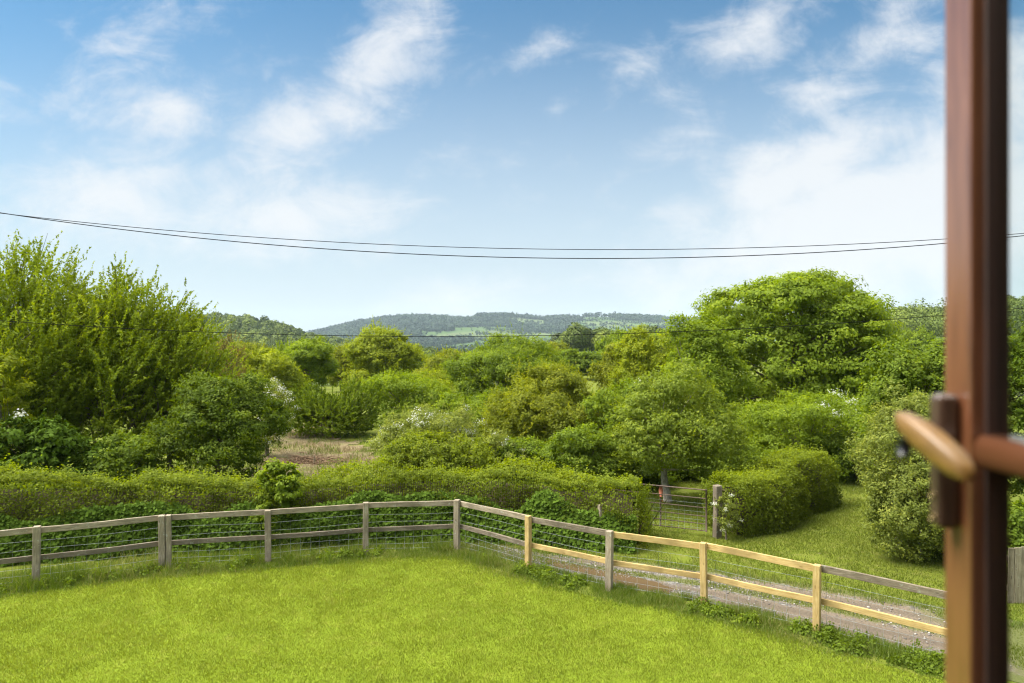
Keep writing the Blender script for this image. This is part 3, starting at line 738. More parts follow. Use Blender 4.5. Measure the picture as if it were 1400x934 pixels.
# --- centre
tree('willow_shrub', 'dense smooth green shrub mound at the top of the brown clearing', 'shrub', 448, 33.0, 519, 138, 'leaf_mid', .12, 2200, 40, cr=.075, style='spray', lobes=[(0, 0, .45, .46, .45, .5), (-.2, 0, .38, .28, .3, .4), (.22, 0, .4, .26, .3, .45)], stems=4, nl=20, tr=.06, dirn=(.05, 0, .8), out=.9)
tree('shrub', 'bright green shrub between the smooth mound and the rounded yellow tree', 'shrub', 560, 38.0, 512, 132, 'leaf_bright', .13, 430, 60, cr=.08, cb=.05)
tree('round_tree', 'tall rounded yellow-green tree standing alone against the distant hill', 'tree', 525, 62.0, 448, 112, 'leaf_yellow', .20, 700, 70, rough=.07, cr=.065, cb=.10, inner=.15)
tree('leafy_tree', 'bright green round tree left of the rounded yellow-green one', 'tree', 418, 52.0, 458, 86, 'leaf_bright', .17, 480, 70, cr=.075, cb=.10)
tree('leafy_tree', 'dull olive tree between the bright green one and the rounded yellow one', 'tree', 468, 66.0, 471, 60, 'leaf_olive', .18, 330, 60, cr=.08, cb=.1)
tree('leafy_tree', 'yellow-green spreading tree above the white hawthorn', 'tree', 366, 46.0, 479, 110, 'leaf_yellow', .15, 520, 60, cr=.07, cb=.1)
tree('leafy_tree', 'golden olive tree right of the rounded yellow-green one', 'tree', 612, 56.0, 480, 84, 'leaf_olive', .17, 420, 60, cr=.075, cb=.1)
tree('willow_tree', 'yellow shrubby tree at the foot of the rounded yellow-green one', 'tree', 590, 47.0, 508, 110, 'leaf_yellow', .15, 420, 60, cr=.08, cb=.05)
tree('spreading_tree', 'large mid green spreading tree in the middle below the hill fields', 'tree', 696, 41.0, 458, 176, 'leaf_mid', .145, 900, 70, cr=.06, cb=.12, inner=.18, tvar=.4, lobes=None)
tree('spreading_tree', 'dark bushy tree low in the middle behind the pale blossom shrub', 'tree', 668, 33.0, 532, 110, 'leaf_deep', .12, 380, 60, cr=.08, cb=.05)
tree('blossom_shrub', 'pale shrub sprinkled with white blossom behind the ivy mound', 'shrub', 585, 24.5, 556, 178, 'leaf_grey', .085, 560, 50, cr=.055, cb=.03, blossom=95, depth=.6)
tree('blossom_shrub', 'grey green shrub with scattered flowers on the right of the ivy mound', 'shrub', 664, 22.6, 590, 110, 'leaf_grey', .08, 300, 50, cr=.065, cb=.03, blossom=34, depth=.7)
tree('ivy_mound', 'dome shaped ivy covered mound rising behind the middle of the hedge', 'bush', 598, 20.4, 584, 168, 'leaf_hedge', .08, 640, 55, cr=.05, cb=.03, depth=.75, lobes=[(0, 0, .42, .46, .46, .56), (-.2, -.1, .35, .28, .3, .5), (.22, -.1, .36, .28, .3, .5), (0, -.2, .3, .36, .3, .45)], under=.3, tvar=.35, rough=.06)
tree('bramble_bush', 'pale bramble bush at the low end of the clearing', 'bush', 490, 19.6, 640, 130, 'leaf_grey', .075, 260, 48, cr=.07, cb=.03, depth=.6)
tree('round_tree', 'large rounded yellow olive tree behind the hedge in the middle', 'tree', 758, 26.5, 499, 178, 'leaf_olive', .095, 1050, 70, cr=.055, cb=.08, inner=.2, tvar=.3, lobes=[(0, 0, .52, .44, .44, .46), (-.28, 0, .36, .2, .3, .34), (.25, 0, .42, .24, .3, .36), (.04, 0, .74, .26, .3, .25), (-.12, -.2, .6, .28, .26, .26), (.1, -.25, .4, .3, .26, .34)])
tree('leafy_bush', 'bright yellow bush tucked against the left of the rounded olive tree', 'bush', 690, 28.5, 540, 62, 'leaf_yellow', .11, 200, 55, cr=.11, cb=.04)
tree('leafy_bush', 'fresh green bush in front of the rounded olive tree', 'bush', 800, 20.8, 585, 130, 'leaf_mid', .085, 420, 55, cr=.07, cb=.03, depth=.7)
tree('leafy_bush', 'bright green bush between the olive tree and the leaning apple tree', 'bush', 826, 24.5, 530, 74, 'leaf_bright', .09, 240, 60, cr=.10, cb=.05)
tree('golden_tree', 'golden green young tree right of the dark distant wood', 'tree', 880, 37.0, 447, 98, 'leaf_yellow', .13, 560, 50, cr=.075, cb=.10, flat=.9)
tree('golden_tree', 'smaller golden tree in front of the dark distant wood', 'tree', 842, 42.0, 470, 62, 'leaf_olive', .14, 300, 50, cr=.09, cb=.10, flat=.9)
# apple tree with its leaning trunk showing
ap = tree('apple_tree', 'grey green apple tree with a leaning pale trunk behind the gate', 'tree', 914, 19.6, 503, 178, 'leaf_apple', .085, 620, 62, cr=.065, cb=.27, bark='bark_pale', tr=.115, lean=(-.25, .1), depth=.9, inner=.2, blossom=8, rough=.2, lobes=[(0, 0, .60, .40, .42, .34), (-.26, 0, .50, .24, .3, .24), (.26, 0, .50, .24, .3, .26), (0, 0, .80, .26, .3, .20), (-.1, -.22, .5, .3, .24, .24), (.14, -.22, .46, .28, .24, .22), (.3, 0, .34, .17, .2, .14)])
tree('ash_tree', 'upright fresh green ash tree overlapping the big domed tree', 'tree', 958, 28.5, 421, 108, 'leaf_bright', .12, 520, 64, cr=.10, cb=.12, bark='bark_pale', tr=.13, flat=.8, lobes=[(0, 0, .5, .42, .45, .38), (-.22, 0, .8, .16, .2, .18), (.12, 0, .76, .26, .3, .2), (.25, 0, .5, .26, .3, .24), (-.28, 0, .42, .24, .3, .24), (0, -.2, .34, .36, .3, .26)], nl=30)
tree('sycamore_tree', 'huge domed bright green tree, the biggest on the right', 'tree', 1088, 33.0, 368, 262, 'leaf_bright', .155, 900, 175, cr=.062, cb=.10, tr=.30, flat=.5, rough=.05, fringe=.045, inner=.16, under=.18, tvar=.35, nl=60, lobes=[(0, 0, .55, .44, .44, .41), (-.22, 0, .72, .24, .3, .20), (.02, 0, .84, .26, .3, .16), (.22, 0, .68, .24, .3, .20), (.34, 0, .48, .17, .26, .20), (-.34, 0, .50, .16, .26, .20), (0, -.1, .22, .44, .36, .22), (.30, 0, .30, .20, .28, .18), (-.24, -.2, .34, .26, .28, .22), (.05, -.26, .60, .26, .24, .22), (.12, -.28, .40, .28, .24, .20), (-.12, -.26, .78, .2, .2, .14)])
tree('hawthorn_tree', 'hawthorn flecked with white blossom in front of the huge domed tree', 'tree', 1100, 23.8, 536, 186, 'leaf_bright', .085, 780, 62, cr=.058, cb=.06, blossom=42, tr=.1, blossom_zone=lambda c: (c[:, 0] > -.1) & (c[:, 1] < .1))
tree('elder_tree', 'light green tall shrubs rising left of the window frame', 'tree', 1252, 17.0, 470, 150, 'leaf_mid', .095, 800, 55, cr=.085, cb=.06, flat=1.0, stems=4, tr=.09, bark='bark_pale', nl=60, lobes=[(0, 0, .5, .44, .45, .44), (-.2, 0, .78, .2, .3, .2), (.2, 0, .8, .22, .3, .18), (0, -.2, .3, .46, .35, .3)])
tree('bramble_bush', 'dark tangled bramble thicket beside the paddock below the window handle', 'bush', 1250, 14.9, 522, 162, 'leaf_grey', .06, 1500, 46, cr=.07, cb=.02, under=.6, stems=6, nl=120, tr=.04, bark='bark_pale', lobes=[(0, 0, .5, .45, .45, .46), (-.15, -.2, .3, .36, .3, .3), (.2, -.2, .32, .34, .3, .3)])
tree('dark_tree', 'dark dense tree seen through the glass right of the window frame', 'tree', 1432, 17.0, 412, 150, 'leaf_deep', .095, 700, 60, cr=.075, cb=.03, under=.6)
tree('leafy_bush', 'low green bush over the boarded fence seen through the glass', 'bush', 1408, 13.2, 690, 110, 'leaf_mid', .085, 260, 50, cr=.1, cb=.03)
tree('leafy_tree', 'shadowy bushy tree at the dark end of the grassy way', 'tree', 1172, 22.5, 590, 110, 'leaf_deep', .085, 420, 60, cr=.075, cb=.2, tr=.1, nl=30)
tree('leafy_tree', 'dull green trees filling the gap behind the hawthorn and the ash', 'tree', 1010, 26.5, 560, 120, 'leaf_mid', .10, 380, 60, cr=.08, cb=.05)
tree('leafy_tree', 'bright green tree between the huge dome and the tall shrubs', 'tree', 1210, 30.0, 492, 100, 'leaf_bright', .12, 420, 60, cr=.08, cb=.05)

tree('leafy_bush', 'low green bush in the shade right of the apple tree trunk', 'bush', 985, 22.5, 600, 110, 'leaf_mid', .085, 330, 60, cr=.08, cb=.03)
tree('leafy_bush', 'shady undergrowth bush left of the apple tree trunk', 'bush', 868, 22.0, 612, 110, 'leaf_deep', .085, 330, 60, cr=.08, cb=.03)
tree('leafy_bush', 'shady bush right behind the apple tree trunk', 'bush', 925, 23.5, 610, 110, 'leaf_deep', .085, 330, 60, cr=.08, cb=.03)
tree('leafy_tree', 'mid green tree filling the space left of the ash', 'tree', 872, 29.0, 520, 110, 'leaf_mid', .11, 420, 60, cr=.08, cb=.05)
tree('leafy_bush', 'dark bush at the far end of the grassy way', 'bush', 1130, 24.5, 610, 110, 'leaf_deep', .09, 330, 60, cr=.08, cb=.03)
tree('leafy_bush', 'yellow green shrub below the large spreading tree', 'bush', 640, 30.0, 540, 100, 'leaf_bright', .11, 330, 60, cr=.08, cb=.03)
tree('leafy_bush', 'mid green bush between the pale blossom shrub and the olive tree', 'bush', 705, 23.0, 600, 90, 'leaf_mid', .085, 280, 60, cr=.08, cb=.03)
tree('leafy_bush', 'green bush behind the left hedge between two taller dark bushes', 'bush', 120, 19.0, 600, 120, 'leaf_deep', .09, 330, 60, cr=.08, cb=.03)
# --- hedges
def hedge(name, label, path, hts, hw, n, mat, leaf, seed, lump=1.0):
    rng = np.random.default_rng(seed)
    P, s = resample(path, .05); H = np.interp(s, np.linspace(0, s[-1], len(hts)), hts)
    t = np.gradient(P, axis=0); t = t / np.linalg.norm(t, axis=1, keepdims=True); nv = np.stack([-t[:, 1], t[:, 0]], 1)
    root = empty(name, (P[len(P) // 2][0], P[len(P) // 2][1], 0)); tag(root, label, 'hedge'); org = np.array([P[len(P) // 2][0], P[len(P) // 2][1], 0])
    i = rng.integers(0, len(P), n); side = rng.choice(4, n, p=[.42, .36, .12, .10])
    u = np.where(side == 0, -1., np.where(side == 2, 1., rng.uniform(-1, 1, n)))
    z = np.where(side == 1, 1., np.where(side == 3, rng.uniform(.05, .95, n), rng.uniform(.0, 1., n)))
    rounding = 1 - .32 * np.clip(z - .72, 0, 1) / .28
    x = P[i, 0] + nv[i, 0] * hw * u * rounding; y = P[i, 1] + nv[i, 1] * hw * u * rounding
    zz = z * H[i]
    base = np.stack([x, y, zz], 1)
    on = np.stack([nv[i, 0] * u, nv[i, 1] * u, np.where(side == 1, 1.2, .15)], 1); on = unit(on)
    bump_ = lump * ((fbm(base, .9, seed) - .5) * .85 + (fbm(base, 3.2, seed + 5) - .5) * .5)
    tip = np.where((side == 1) & (rng.random(n) < .2), rng.exponential(.07, n), 0)
    p = base + on * (bump_ + rng.normal(0, .05, n))[:, None]; p[:, 2] += tip
    hole = (side == 0) & (fbm(base, 1.7, seed + 9) < .40) & (rng.random(n) < .55)
    k = (p[:, 2] > .02) & ~hole; p, on, sd, zz = p[k], on[k], side[k], z[k]; m = len(p)
    nr = unit(on * .8 + .8 * rdir(rng, m) + np.array([0, 0, .4])); ax = rdir(rng, m)
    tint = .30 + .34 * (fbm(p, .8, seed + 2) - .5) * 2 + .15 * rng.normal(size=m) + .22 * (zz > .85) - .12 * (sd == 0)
    Lf = leaf * rng.uniform(.55, 1.3, m)
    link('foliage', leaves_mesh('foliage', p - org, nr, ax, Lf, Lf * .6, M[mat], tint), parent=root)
    tb = Tubes(4)
    for q in range(int(len(P) * .5)):
        j = rng.integers(0, len(P)); b = np.array([P[j, 0] + rng.normal(0, .2), P[j, 1] + rng.normal(0, .2), 0]) - org
        e = b + np.array([rng.normal(0, .42) , rng.normal(-.18, .25), H[j] * rng.uniform(.6, 1.04)])
        mdl = (b + e) / 2 + rng.normal(0, .09, 3); tb.add([b, mdl, e], [.013, .010, .004])
    link('stems', tb.mesh('stems', M['twigs']), parent=root)
    # leafy ends
    for e, sg in ((0, -1.), (-1, 1.)):
        ne = int(n * .05) if len(P) < 120 else 2600
        c = np.stack([rng.uniform(-1, 1, ne), rng.random(ne)], 1)
        b = np.stack([P[e, 0] + nv[e, 0] * hw * c[:, 0], P[e, 1] + nv[e, 1] * hw * c[:, 0], c[:, 1] * H[e]], 1)
        b = b + np.array([*(t[e] * sg), 0]) * (.12 + rng.normal(0, .06, ne) + (fbm(b, 2.5, seed + 4) - .5) * .4)[:, None]
        Lf = leaf * rng.uniform(.55, 1.3, ne); o3 = np.array([*(t[e] * sg), .4])
        link('foliage', leaves_mesh('foliage', b - org, unit(o3 + .8 * rdir(rng, ne)), rdir(rng, ne), Lf, Lf * .6, M[mat], .35 + .18 * rng.normal(size=ne)), parent=root)
    # woody heart of the hedge
    nst = len(P) // 6; Pc = P[::6]; Hc = H[::6]; nc = nv[::6]; sec = []
    for a_, c_ in ((-.55, 0), (-.6, .45), (-.4, .80), (.4, .80), (.6, .45), (.55, 0)):
        q = np.column_stack([Pc + nc * hw * a_, np.full(len(Pc), 0) + Hc * c_]); q = q + (fbm(q, 1.6, seed + 3)[:, None] - .5) * .25 * np.array([1, 1, .8]); q[:, 2] = np.maximum(q[:, 2], -.02); sec.append(q - org)
    V = np.stack(sec, 1); idx = np.arange(V.shape[0] * 6).reshape(-1, 6)
    fq = np.stack([idx[:-1, :-1], idx[:-1, 1:], idx[1:, 1:], idx[1:, :-1]], -1).reshape(-1, 4)
    link('brushwood', np_mesh('brushwood', V.reshape(-1, 3), fq, M['twigs']), parent=root)
    return P, nv, H
hp = [(-16.5, 13.6), (-11.6, 14.75), (-7.6, 15.75), (-4.2, 16.35), (-1.6, 16.75), (.6, 16.45), (2.95, 15.75)]
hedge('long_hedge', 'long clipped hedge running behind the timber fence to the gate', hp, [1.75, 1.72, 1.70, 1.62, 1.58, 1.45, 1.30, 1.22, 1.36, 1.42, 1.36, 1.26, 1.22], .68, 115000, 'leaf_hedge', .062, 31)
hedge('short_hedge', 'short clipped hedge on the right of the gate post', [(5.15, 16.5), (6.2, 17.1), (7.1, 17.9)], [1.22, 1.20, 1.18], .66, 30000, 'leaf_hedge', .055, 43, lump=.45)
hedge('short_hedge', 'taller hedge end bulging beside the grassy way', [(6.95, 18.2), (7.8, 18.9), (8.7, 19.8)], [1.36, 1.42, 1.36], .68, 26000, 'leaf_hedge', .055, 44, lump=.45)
# white flowering spray growing at the gate end of the short hedge
tree('flowering_spray', 'white flowering hawthorn spray at the gate end of the short hedge', 'shrub', 992, 15.85, 672, 36, 'leaf_grey', .05, 50, 40, cr=.14, cb=.2, blossom=18)

# ivy and nettles clothing the foot of the long hedge
def ivy_bank():
    rng = np.random.default_rng(77); P, s = resample(offset_path(hp, -.72), .05); n = 44000
    i = rng.integers(0, len(P), n); z = rng.random(n) ** .8 * (.90 + .6 * (vnoise(p3(P[i, 0], P[i, 1]), 1.2, 3) - .5))
    th = .28 * (1 - z) + .35 * (fbm(p3(P[i, 0], P[i, 1], z), 2.2, 5) - .35)
    t = np.gradient(P, axis=0); t /= np.linalg.norm(t, axis=1, keepdims=True)
    p = np.stack([P[i, 0] + t[i, 1] * th, P[i, 1] - t[i, 0] * th, z], 1) + rng.normal(0, .03, (n, 3)); p[:, 2] = np.maximum(p[:, 2], .02)
    nr = unit(np.stack([t[i, 1], -t[i, 0], np.full(n, .7)], 1) + .6 * rdir(rng, n)); L = .085 * rng.uniform(.5, 1.3, n)
    o = link('ivy', leaves_mesh('ivy', p, nr, unit(rdir(rng, n) - np.array([0, 0, .7])), L, L * .8, M['leaf_ivy'], .45 + .2 * rng.normal(size=n)))
    tag(o, 'dark ivy and nettles clothing the foot of the long hedge', 'ivy', kind='stuff')
ivy_bank()
def weeds():
    rng = np.random.default_rng(78); P, s = resample(offset_path(FPn[7:], -.12), .05)
    P2, _ = resample(offset_path(FPn[:8], -.1), .05); P = np.concatenate([P, P2[::3]])
    nc = 640; i = rng.integers(0, len(P), nc); c = np.column_stack([P[i] + rng.normal(0, .12, (nc, 2)), np.zeros(nc)])
    k = fbm(c, .9, 12) > .40; c = c[k]; nc = len(c); per = 70; q = np.repeat(np.arange(nc), per); n = len(q)
    hh = rng.uniform(.08, .26, nc); o = rdir(rng, n); p = c[q] + o * (rng.random(n) ** .5 * .14)[:, None]; p[:, 2] = np.abs(o[:, 2]) * hh[q] * rng.random(n) ** .5
    L = .05 * rng.uniform(.5, 1.4, n)
    ob = link('weeds', leaves_mesh('weeds', p, unit(o + np.array([0, 0, .8]) + .5 * rdir(rng, n)), unit(o + .5 * rdir(rng, n)), L, L * .55, M['leaf_mid'], .35 + .2 * rng.normal(size=nc)[q] + .1 * rng.normal(size=n)))
    tag(ob, 'low leafy weeds along the foot of the fence', 'weeds', kind='stuff')
weeds()
# brush heap and stake on the clearing
hx, hy = X(424, 25.5), 25.5
tb = Tubes(4); rng = np.random.default_rng(5)
for k_ in range(150):
    a = rng.uniform(0, 6.28); c = np.array([rng.normal(0, .55), rng.normal(0, .3), abs(rng.normal(0, .13))]); d = np.array([math.cos(a), math.sin(a) * .5, rng.normal(0, .15)]) * rng.uniform(.2, .5)
    c2 = c + d; c2[2] = max(c2[2], .01); c1 = c - d; c1[2] = max(c1[2], .01); tb.add([c1, c + [0, 0, .04], c2], [.012, .014, .006])
tag(link('brush_heap', tb.mesh('brush_heap', bark_mat('dead_brush', (.10, .06, .035), (.26, .17, .10))), loc=(hx, hy, hz(hx, hy) + .03)), 'low heap of dead brown brushwood on the clearing', 'brush heap')
lone_post('stake', 'thin pale stake standing beside the brushwood heap', X(430, 25.2), 25.2, .06, .42, 'wood_old_z', 'stake', 2)

# --- valley trees beyond the garden boundary: copies of three trees
rng = np.random.default_rng(900)
base_tree = [tree('valley_tree', 'olive valley tree behind the feathery left trees', 'tree', 322, 95, 470, 80, 'leaf_olive', .30, 380, 55, cr=.08, cb=.08, group='trees in the valley'),
             tree('valley_tree', 'mid green valley tree showing right of the bright round tree', 'tree', 395, 120, 474, 62, 'leaf_mid', .34, 380, 55, cr=.08, cb=.08, group='trees in the valley'),
             tree('valley_tree', 'bright valley tree between the golden trees and the dark wood', 'tree', 800, 90, 486, 70, 'leaf_bright', .30, 380, 55, cr=.08, cb=.08, group='trees in the valley')]
bw = [80 / F * 95, 62 / F * 120, 70 / F * 90]
bh = [Z(470, 95) - hz(X(322, 95), 95), Z(474, 120) - hz(X(395, 120), 120), Z(486, 90) - hz(X(800, 90), 90)]
spots = [  # kind, px, Y, top_py, width, label
    (0, 345, 75, 472, 70, 'olive valley tree directly left of the yellow spreading one'),
    (2, 395, 72, 478, 60, 'bright valley tree half hidden behind the bright green round tree'),
    (1, 440, 90, 478, 60, 'green valley tree in the notch left of the olive tree'),
    (0, 495, 100, 476, 60, 'olive valley tree at the left foot of the rounded yellow tree'),
    (1, 585, 95, 486, 60, 'green valley tree low on the right of the rounded yellow tree'),
    (0, 640, 85, 484, 70, 'olive valley tree left of the large spreading tree'),
    (1, 610, 170, 487, 50, 'small far valley tree under the hill fields'),
    (1, 790, 78, 478, 74, 'green valley tree right of the large spreading tree'),
    (0, 752, 105, 470, 70, 'olive valley tree peeping over the large spreading tree'),
    (2, 850, 100, 462, 60, 'bright valley tree behind the smaller golden tree'),
    (1, 905, 110, 456, 80, 'green valley tree between the golden tree and the ash'),
    (0, 1215, 75, 476, 70, 'olive valley tree just right of the huge dome'),
    (1, 1262, 85, 468, 70, 'green valley tree under the wooded hill by the window frame'),
    (2, 1238, 120, 458, 60, 'rounded pale valley tree on the lower slope of the wooded right hill'),
    (1, 1310, 80, 462, 90, 'green valley tree behind the window frame'),
    (1, 1395, 70, 455, 90, 'green valley tree seen through the window glass'),
    (0, 285, 80, 470, 70, 'olive valley tree behind the thin thorn tree'),
    (1, 240, 90, 468, 90, 'green valley tree mostly hidden by the feathery trees'),
]
for kd, px, Y, tp, wp, lab in spots:
    x = X(px, Y); g = hz(x, Y)
    copy_tree(base_tree[kd], (x, Y, g), rng.uniform(0, 6.28), (wp / F * Y / bw[kd], (Z(tp, Y) - g) / bh[kd]), lab, 'trees in the valley')

# --- woods that read as one mass
def wood(name, label, x, y, size, mat, seed, q=60, leaf=.22, tone=None):
    """one mass of crowns; every crown a dome of leaf clumps"""
    rng = np.random.default_rng(seed); n = len(x); z = height(x, y)
    k = np.repeat(np.arange(n), q); m = len(k); o = rdir(rng, m); o[:, 2] = np.abs(o[:, 2]) * 1.1 - .12 if leaf < .2 else o[:, 2] - .15; o = unit(o)
    sz = size * rng.uniform(.7, 1.3, n); hs = rng.uniform(.8, 1.35, n)
    rad = rng.uniform(.82, 1.05, m)
    p = np.stack([x, y, z + sz * hs * .62], 1)[k] + o * (rad * sz[k] * .5)[:, None] * np.stack([np.ones(m), np.ones(m), 1.1 * hs[k]], 1)
    nr = unit(o + .5 * rdir(rng, m)); L = (sz[k] * leaf if leaf > .2 else np.maximum(y[k] * .0021, .3)) * rng.uniform(.7, 1.6, m)
    p = p + o * (.10 * (fbm(p, .55, seed) - .5) * 2 * sz[k] * (leaf < .2))[:, None]
    t0 = rng.normal(0, .2, n) if tone is None else tone
    ob = link(name, leaves_mesh(name, p, nr, rdir(rng, m), L * 1.25, L, M[mat], .42 + t0[k] + .12 * rng.normal(size=m)))
    return tag(ob, label, 'wood', kind='stuff')
rng = np.random.default_rng(41)
def scatter(n, pxr, yr, test=None):
    y = rng.uniform(yr[0], yr[1], n); px = rng.uniform(pxr[0], pxr[1], n); x = (px - 700) / F * y
    if test is not None:
        k = test(x, y, px); x, y = x[k], y[k]
    return x, y
x, y = scatter(2200, (-60, 520), (330, 900)); wood('hillside_wood', 'woodland covering the left hill', x, y, 7.5, 'leaf_far', 1, q=170, leaf=.115)
x, y = scatter(1500, (1080, 1520), (190, 560)); wood('hillside_wood', 'woodland covering the right hill beside the window frame', x, y, 7.5, 'leaf_far', 2, q=330, leaf=.11)
x, y = scatter(420, (735, 960), (210, 330)); wood('dark_wood', 'dark wood on the low rise right of the middle', x, y, 5.8, 'leaf_far', 3, q=900, leaf=.085)
x, y = scatter(900, (200, 1300), (125, 330), lambda x, y, px: (fbm(p3(x, y), 1 / 45., 7) > .48) & (467 - F * (height(x, y) + 12.5 - EYE) / y > 466)); wood('valley_wood', 'belts of trees along the valley floor', x, y, 7.0, 'leaf_far', 4, q=520, leaf=.10)
# distant ridge: forest mask, plus hedgerow trees round the fields
def cell_id(x, y, sx, sy, seed):
    gx = x / sx; gy = y / sy; bx = np.floor(gx); by = np.floor(gy); best = np.full(len(x), 1e9); val = np.zeros(len(x))
    for dx in (-1, 0, 1):
        for dy in (-1, 0, 1):
            ix = (bx + dx).astype(np.int64); iy = (by + dy).astype(np.int64); z0 = np.zeros_like(ix)
            d = (ix + hash3(ix, iy, z0, seed) - gx) ** 2 + (iy + hash3(ix, iy, z0 + 1, seed) - gy) ** 2
            k = d < best; best = np.where(k, d, best); val = np.where(k, hash3(ix, iy, z0 + 2, seed), val)
    return val
def forest(x, y, px):
    v = cell_id(x + 40 * (fbm(p3(x, y), 1 / 150., 3) - .5), y, 190., 230., 5)
    pf = np.where(y < 1720, .93, np.where(y < 1980, .78, .30))                                  # share of cells that are fields
    pf = np.where(px < 575, np.where(y < 1750, .82, .06), pf)
    pf = np.where((px > 655) & (px < 745) & (y > 2200) & (y < 2470), .95, pf)
    return (v > pf) & (y < 2620)
x, y = scatter(46000, (330, 1010), (1250, 2620), forest)
conifer = (fbm(p3(x, y), 1 / 260., 57) > .53).astype(float)
wood('ridge_forest', 'forest covering the distant blue green ridge', x, y, 9.0, 'leaf_distant', 5, q=22, leaf=.32, tone=rng.normal(0, .12, len(x)) - .22 * conifer + .1)
hx_, hy_ = [], []
for ang, sp in ((.5, 120.0), (.5 + math.pi / 2, 85.0)):
    c_, s_ = math.cos(ang), math.sin(ang)
    for k_ in range(-48, 49):
        t = np.arange(-2600, 2600, 11.0); a = k_ * sp + 14 * np.sin(t / 130. + k_)
        xx_ = c_ * t - s_ * a; yy_ = 1750 + s_ * t + c_ * a
        hx_.append(xx_); hy_.append(yy_)
x = np.concatenate(hx_); y = np.concatenate(hy_); px = 700 + F * x / np.maximum(y, 1)
k = (y > 520) & (y < 2450) & (px > 330) & (px < 1000) & (rng.random(len(x)) < .8) & (fbm(p3(x, y), 1 / 90., 3) > .33)
wood('hedgerow_trees', 'hedgerows dividing the distant valley fields', x[k], y[k], 7.0, 'leaf_distant', 6, q=14, leaf=.42)
# crest clumps on the skyline
cx_ = np.concatenate([rng.uniform(652, 668, 26), rng.uniform(668, 732, 46), rng.uniform(796, 848, 60), rng.uniform(893, 905, 10), rng.uniform(418, 440, 20), [789, 791, 560, 574, 533]]); cy_ = rng.uniform(2470, 2520, len(cx_))
wood('skyline_clumps', 'dark clumps of trees along the skyline of the ridge', (cx_ - 700) / F * cy_, cy_, 10.5, 'leaf_distant', 7, q=24, leaf=.30, tone=np.full(len(cx_), -.2))

# ------------------------------------------------------------------ overhead cables
def cable(label, P3, Y, Yr, r):
    k = np.polyfit([p[0] for p in P3], [p[1] for p in P3], 2)
    px = np.linspace(-1300, 2700, 220); yy = Y + (Yr - Y) * (px - 0) / 1400.0
    py = np.polyval(k, px)
    pts = np.stack([(px - 700) / F * yy, yy, EYE - (py - 467) / F * yy], 1)
    t = Tubes(6); t.add(pts, np.full(len(pts), r))
    tag(link('overhead_cable', t.mesh('overhead_cable', M['cable'])), label, 'cable', 'overhead cables crossing the view')
cable('upper of the two close cables crossing the sky', [(0, 291.5), (700, 340), (1290, 327)], 15.2, 15.2, .0075)
cable('lower of the two close cables crossing the sky', [(0, 291), (640, 350.5), (1290, 333)], 15.0, 15.0, .0095)
cable('single low cable crossing in front of the treetops', [(0, 438.5), (640, 460), (1280, 432)], 14.6, 14.6, .007)

# ------------------------------------------------------------------ house wall and open casement (camera looks out past it)
def cube(name, lo, hi, mat, parent, bev=.0, seg=2):
    bm = bmesh.new(); bmesh.ops.create_cube(bm, size=1)
    lo = Vector(lo); hi = Vector(hi)
    for v in bm.verts: v.co = Vector([lo[i] + (v.co[i] + .5) * (hi[i] - lo[i]) for i in range(3)])
    if bev: bmesh.ops.bevel(bm, geom=list(bm.edges), offset=bev, segments=seg, affect='EDGES', profile=.5)
    me = bpy.data.meshes.new(name); bm.to_mesh(me); bm.free()
    if bev:
        for p in me.polygons: p.use_smooth = False
    return link(name, me, mat, parent)
def prism_z(name, prof, z0, z1, mat, parent, smooth=False):
    """profile (x,y) extruded along z"""
    bm = bmesh.new(); a = [bm.verts.new((x, y, z0)) for x, y in prof]; b = [bm.verts.new((x, y, z1)) for x, y in prof]; n = len(prof)
    for i in range(n): bm.faces.new((a[i], a[(i + 1) % n], b[(i + 1) % n], b[i]))
    bm.faces.new(a[::-1]); bm.faces.new(b); bmesh.ops.recalc_face_normals(bm, faces=bm.faces)
    me = bpy.data.meshes.new(name); bm.to_mesh(me); bm.free(); return link(name, me, mat, parent)
house = empty('house', (0, -.4, 0)); tag(house, 'brown house wall whose upstairs window the view looks out of', 'house')
HI = house
def hc(name, lo, hi, mat): 
    o = cube(name, Vector(lo) + Vector((0, .4, 0)), Vector(hi) + Vector((0, .4, 0)), mat, HI); return o
WX0, WX1, WZ0, WZ1 = -.75, .56, 4.0, 5.2
hc('wall', (-6, -.42, 0), (WX0, -.1, 6.2), M['render_wall']); hc('wall', (WX1, -.42, 0), (5, -.1, 6.2), M['render_wall'])
hc('wall', (WX0, -.42, 0), (WX1, -.1, WZ0), M['render_wall']); hc('wall', (WX0, -.42, WZ1), (WX1, -.1, 6.2), M['render_wall'])
hc('wall', (-6, -7.3, 0), (5, -7.0, 6.2), M['render_wall']); hc('wall', (-6.3, -7.3, 0), (-6.0, -.1, 6.2), M['render_wall']); hc('wall', (5.0, -7.3, 0), (5.3, -.1, 6.2), M['render_wall'])
hc('roof', (-6.5, -7.6, 6.2), (5.5, .1, 6.45), M['slate'])

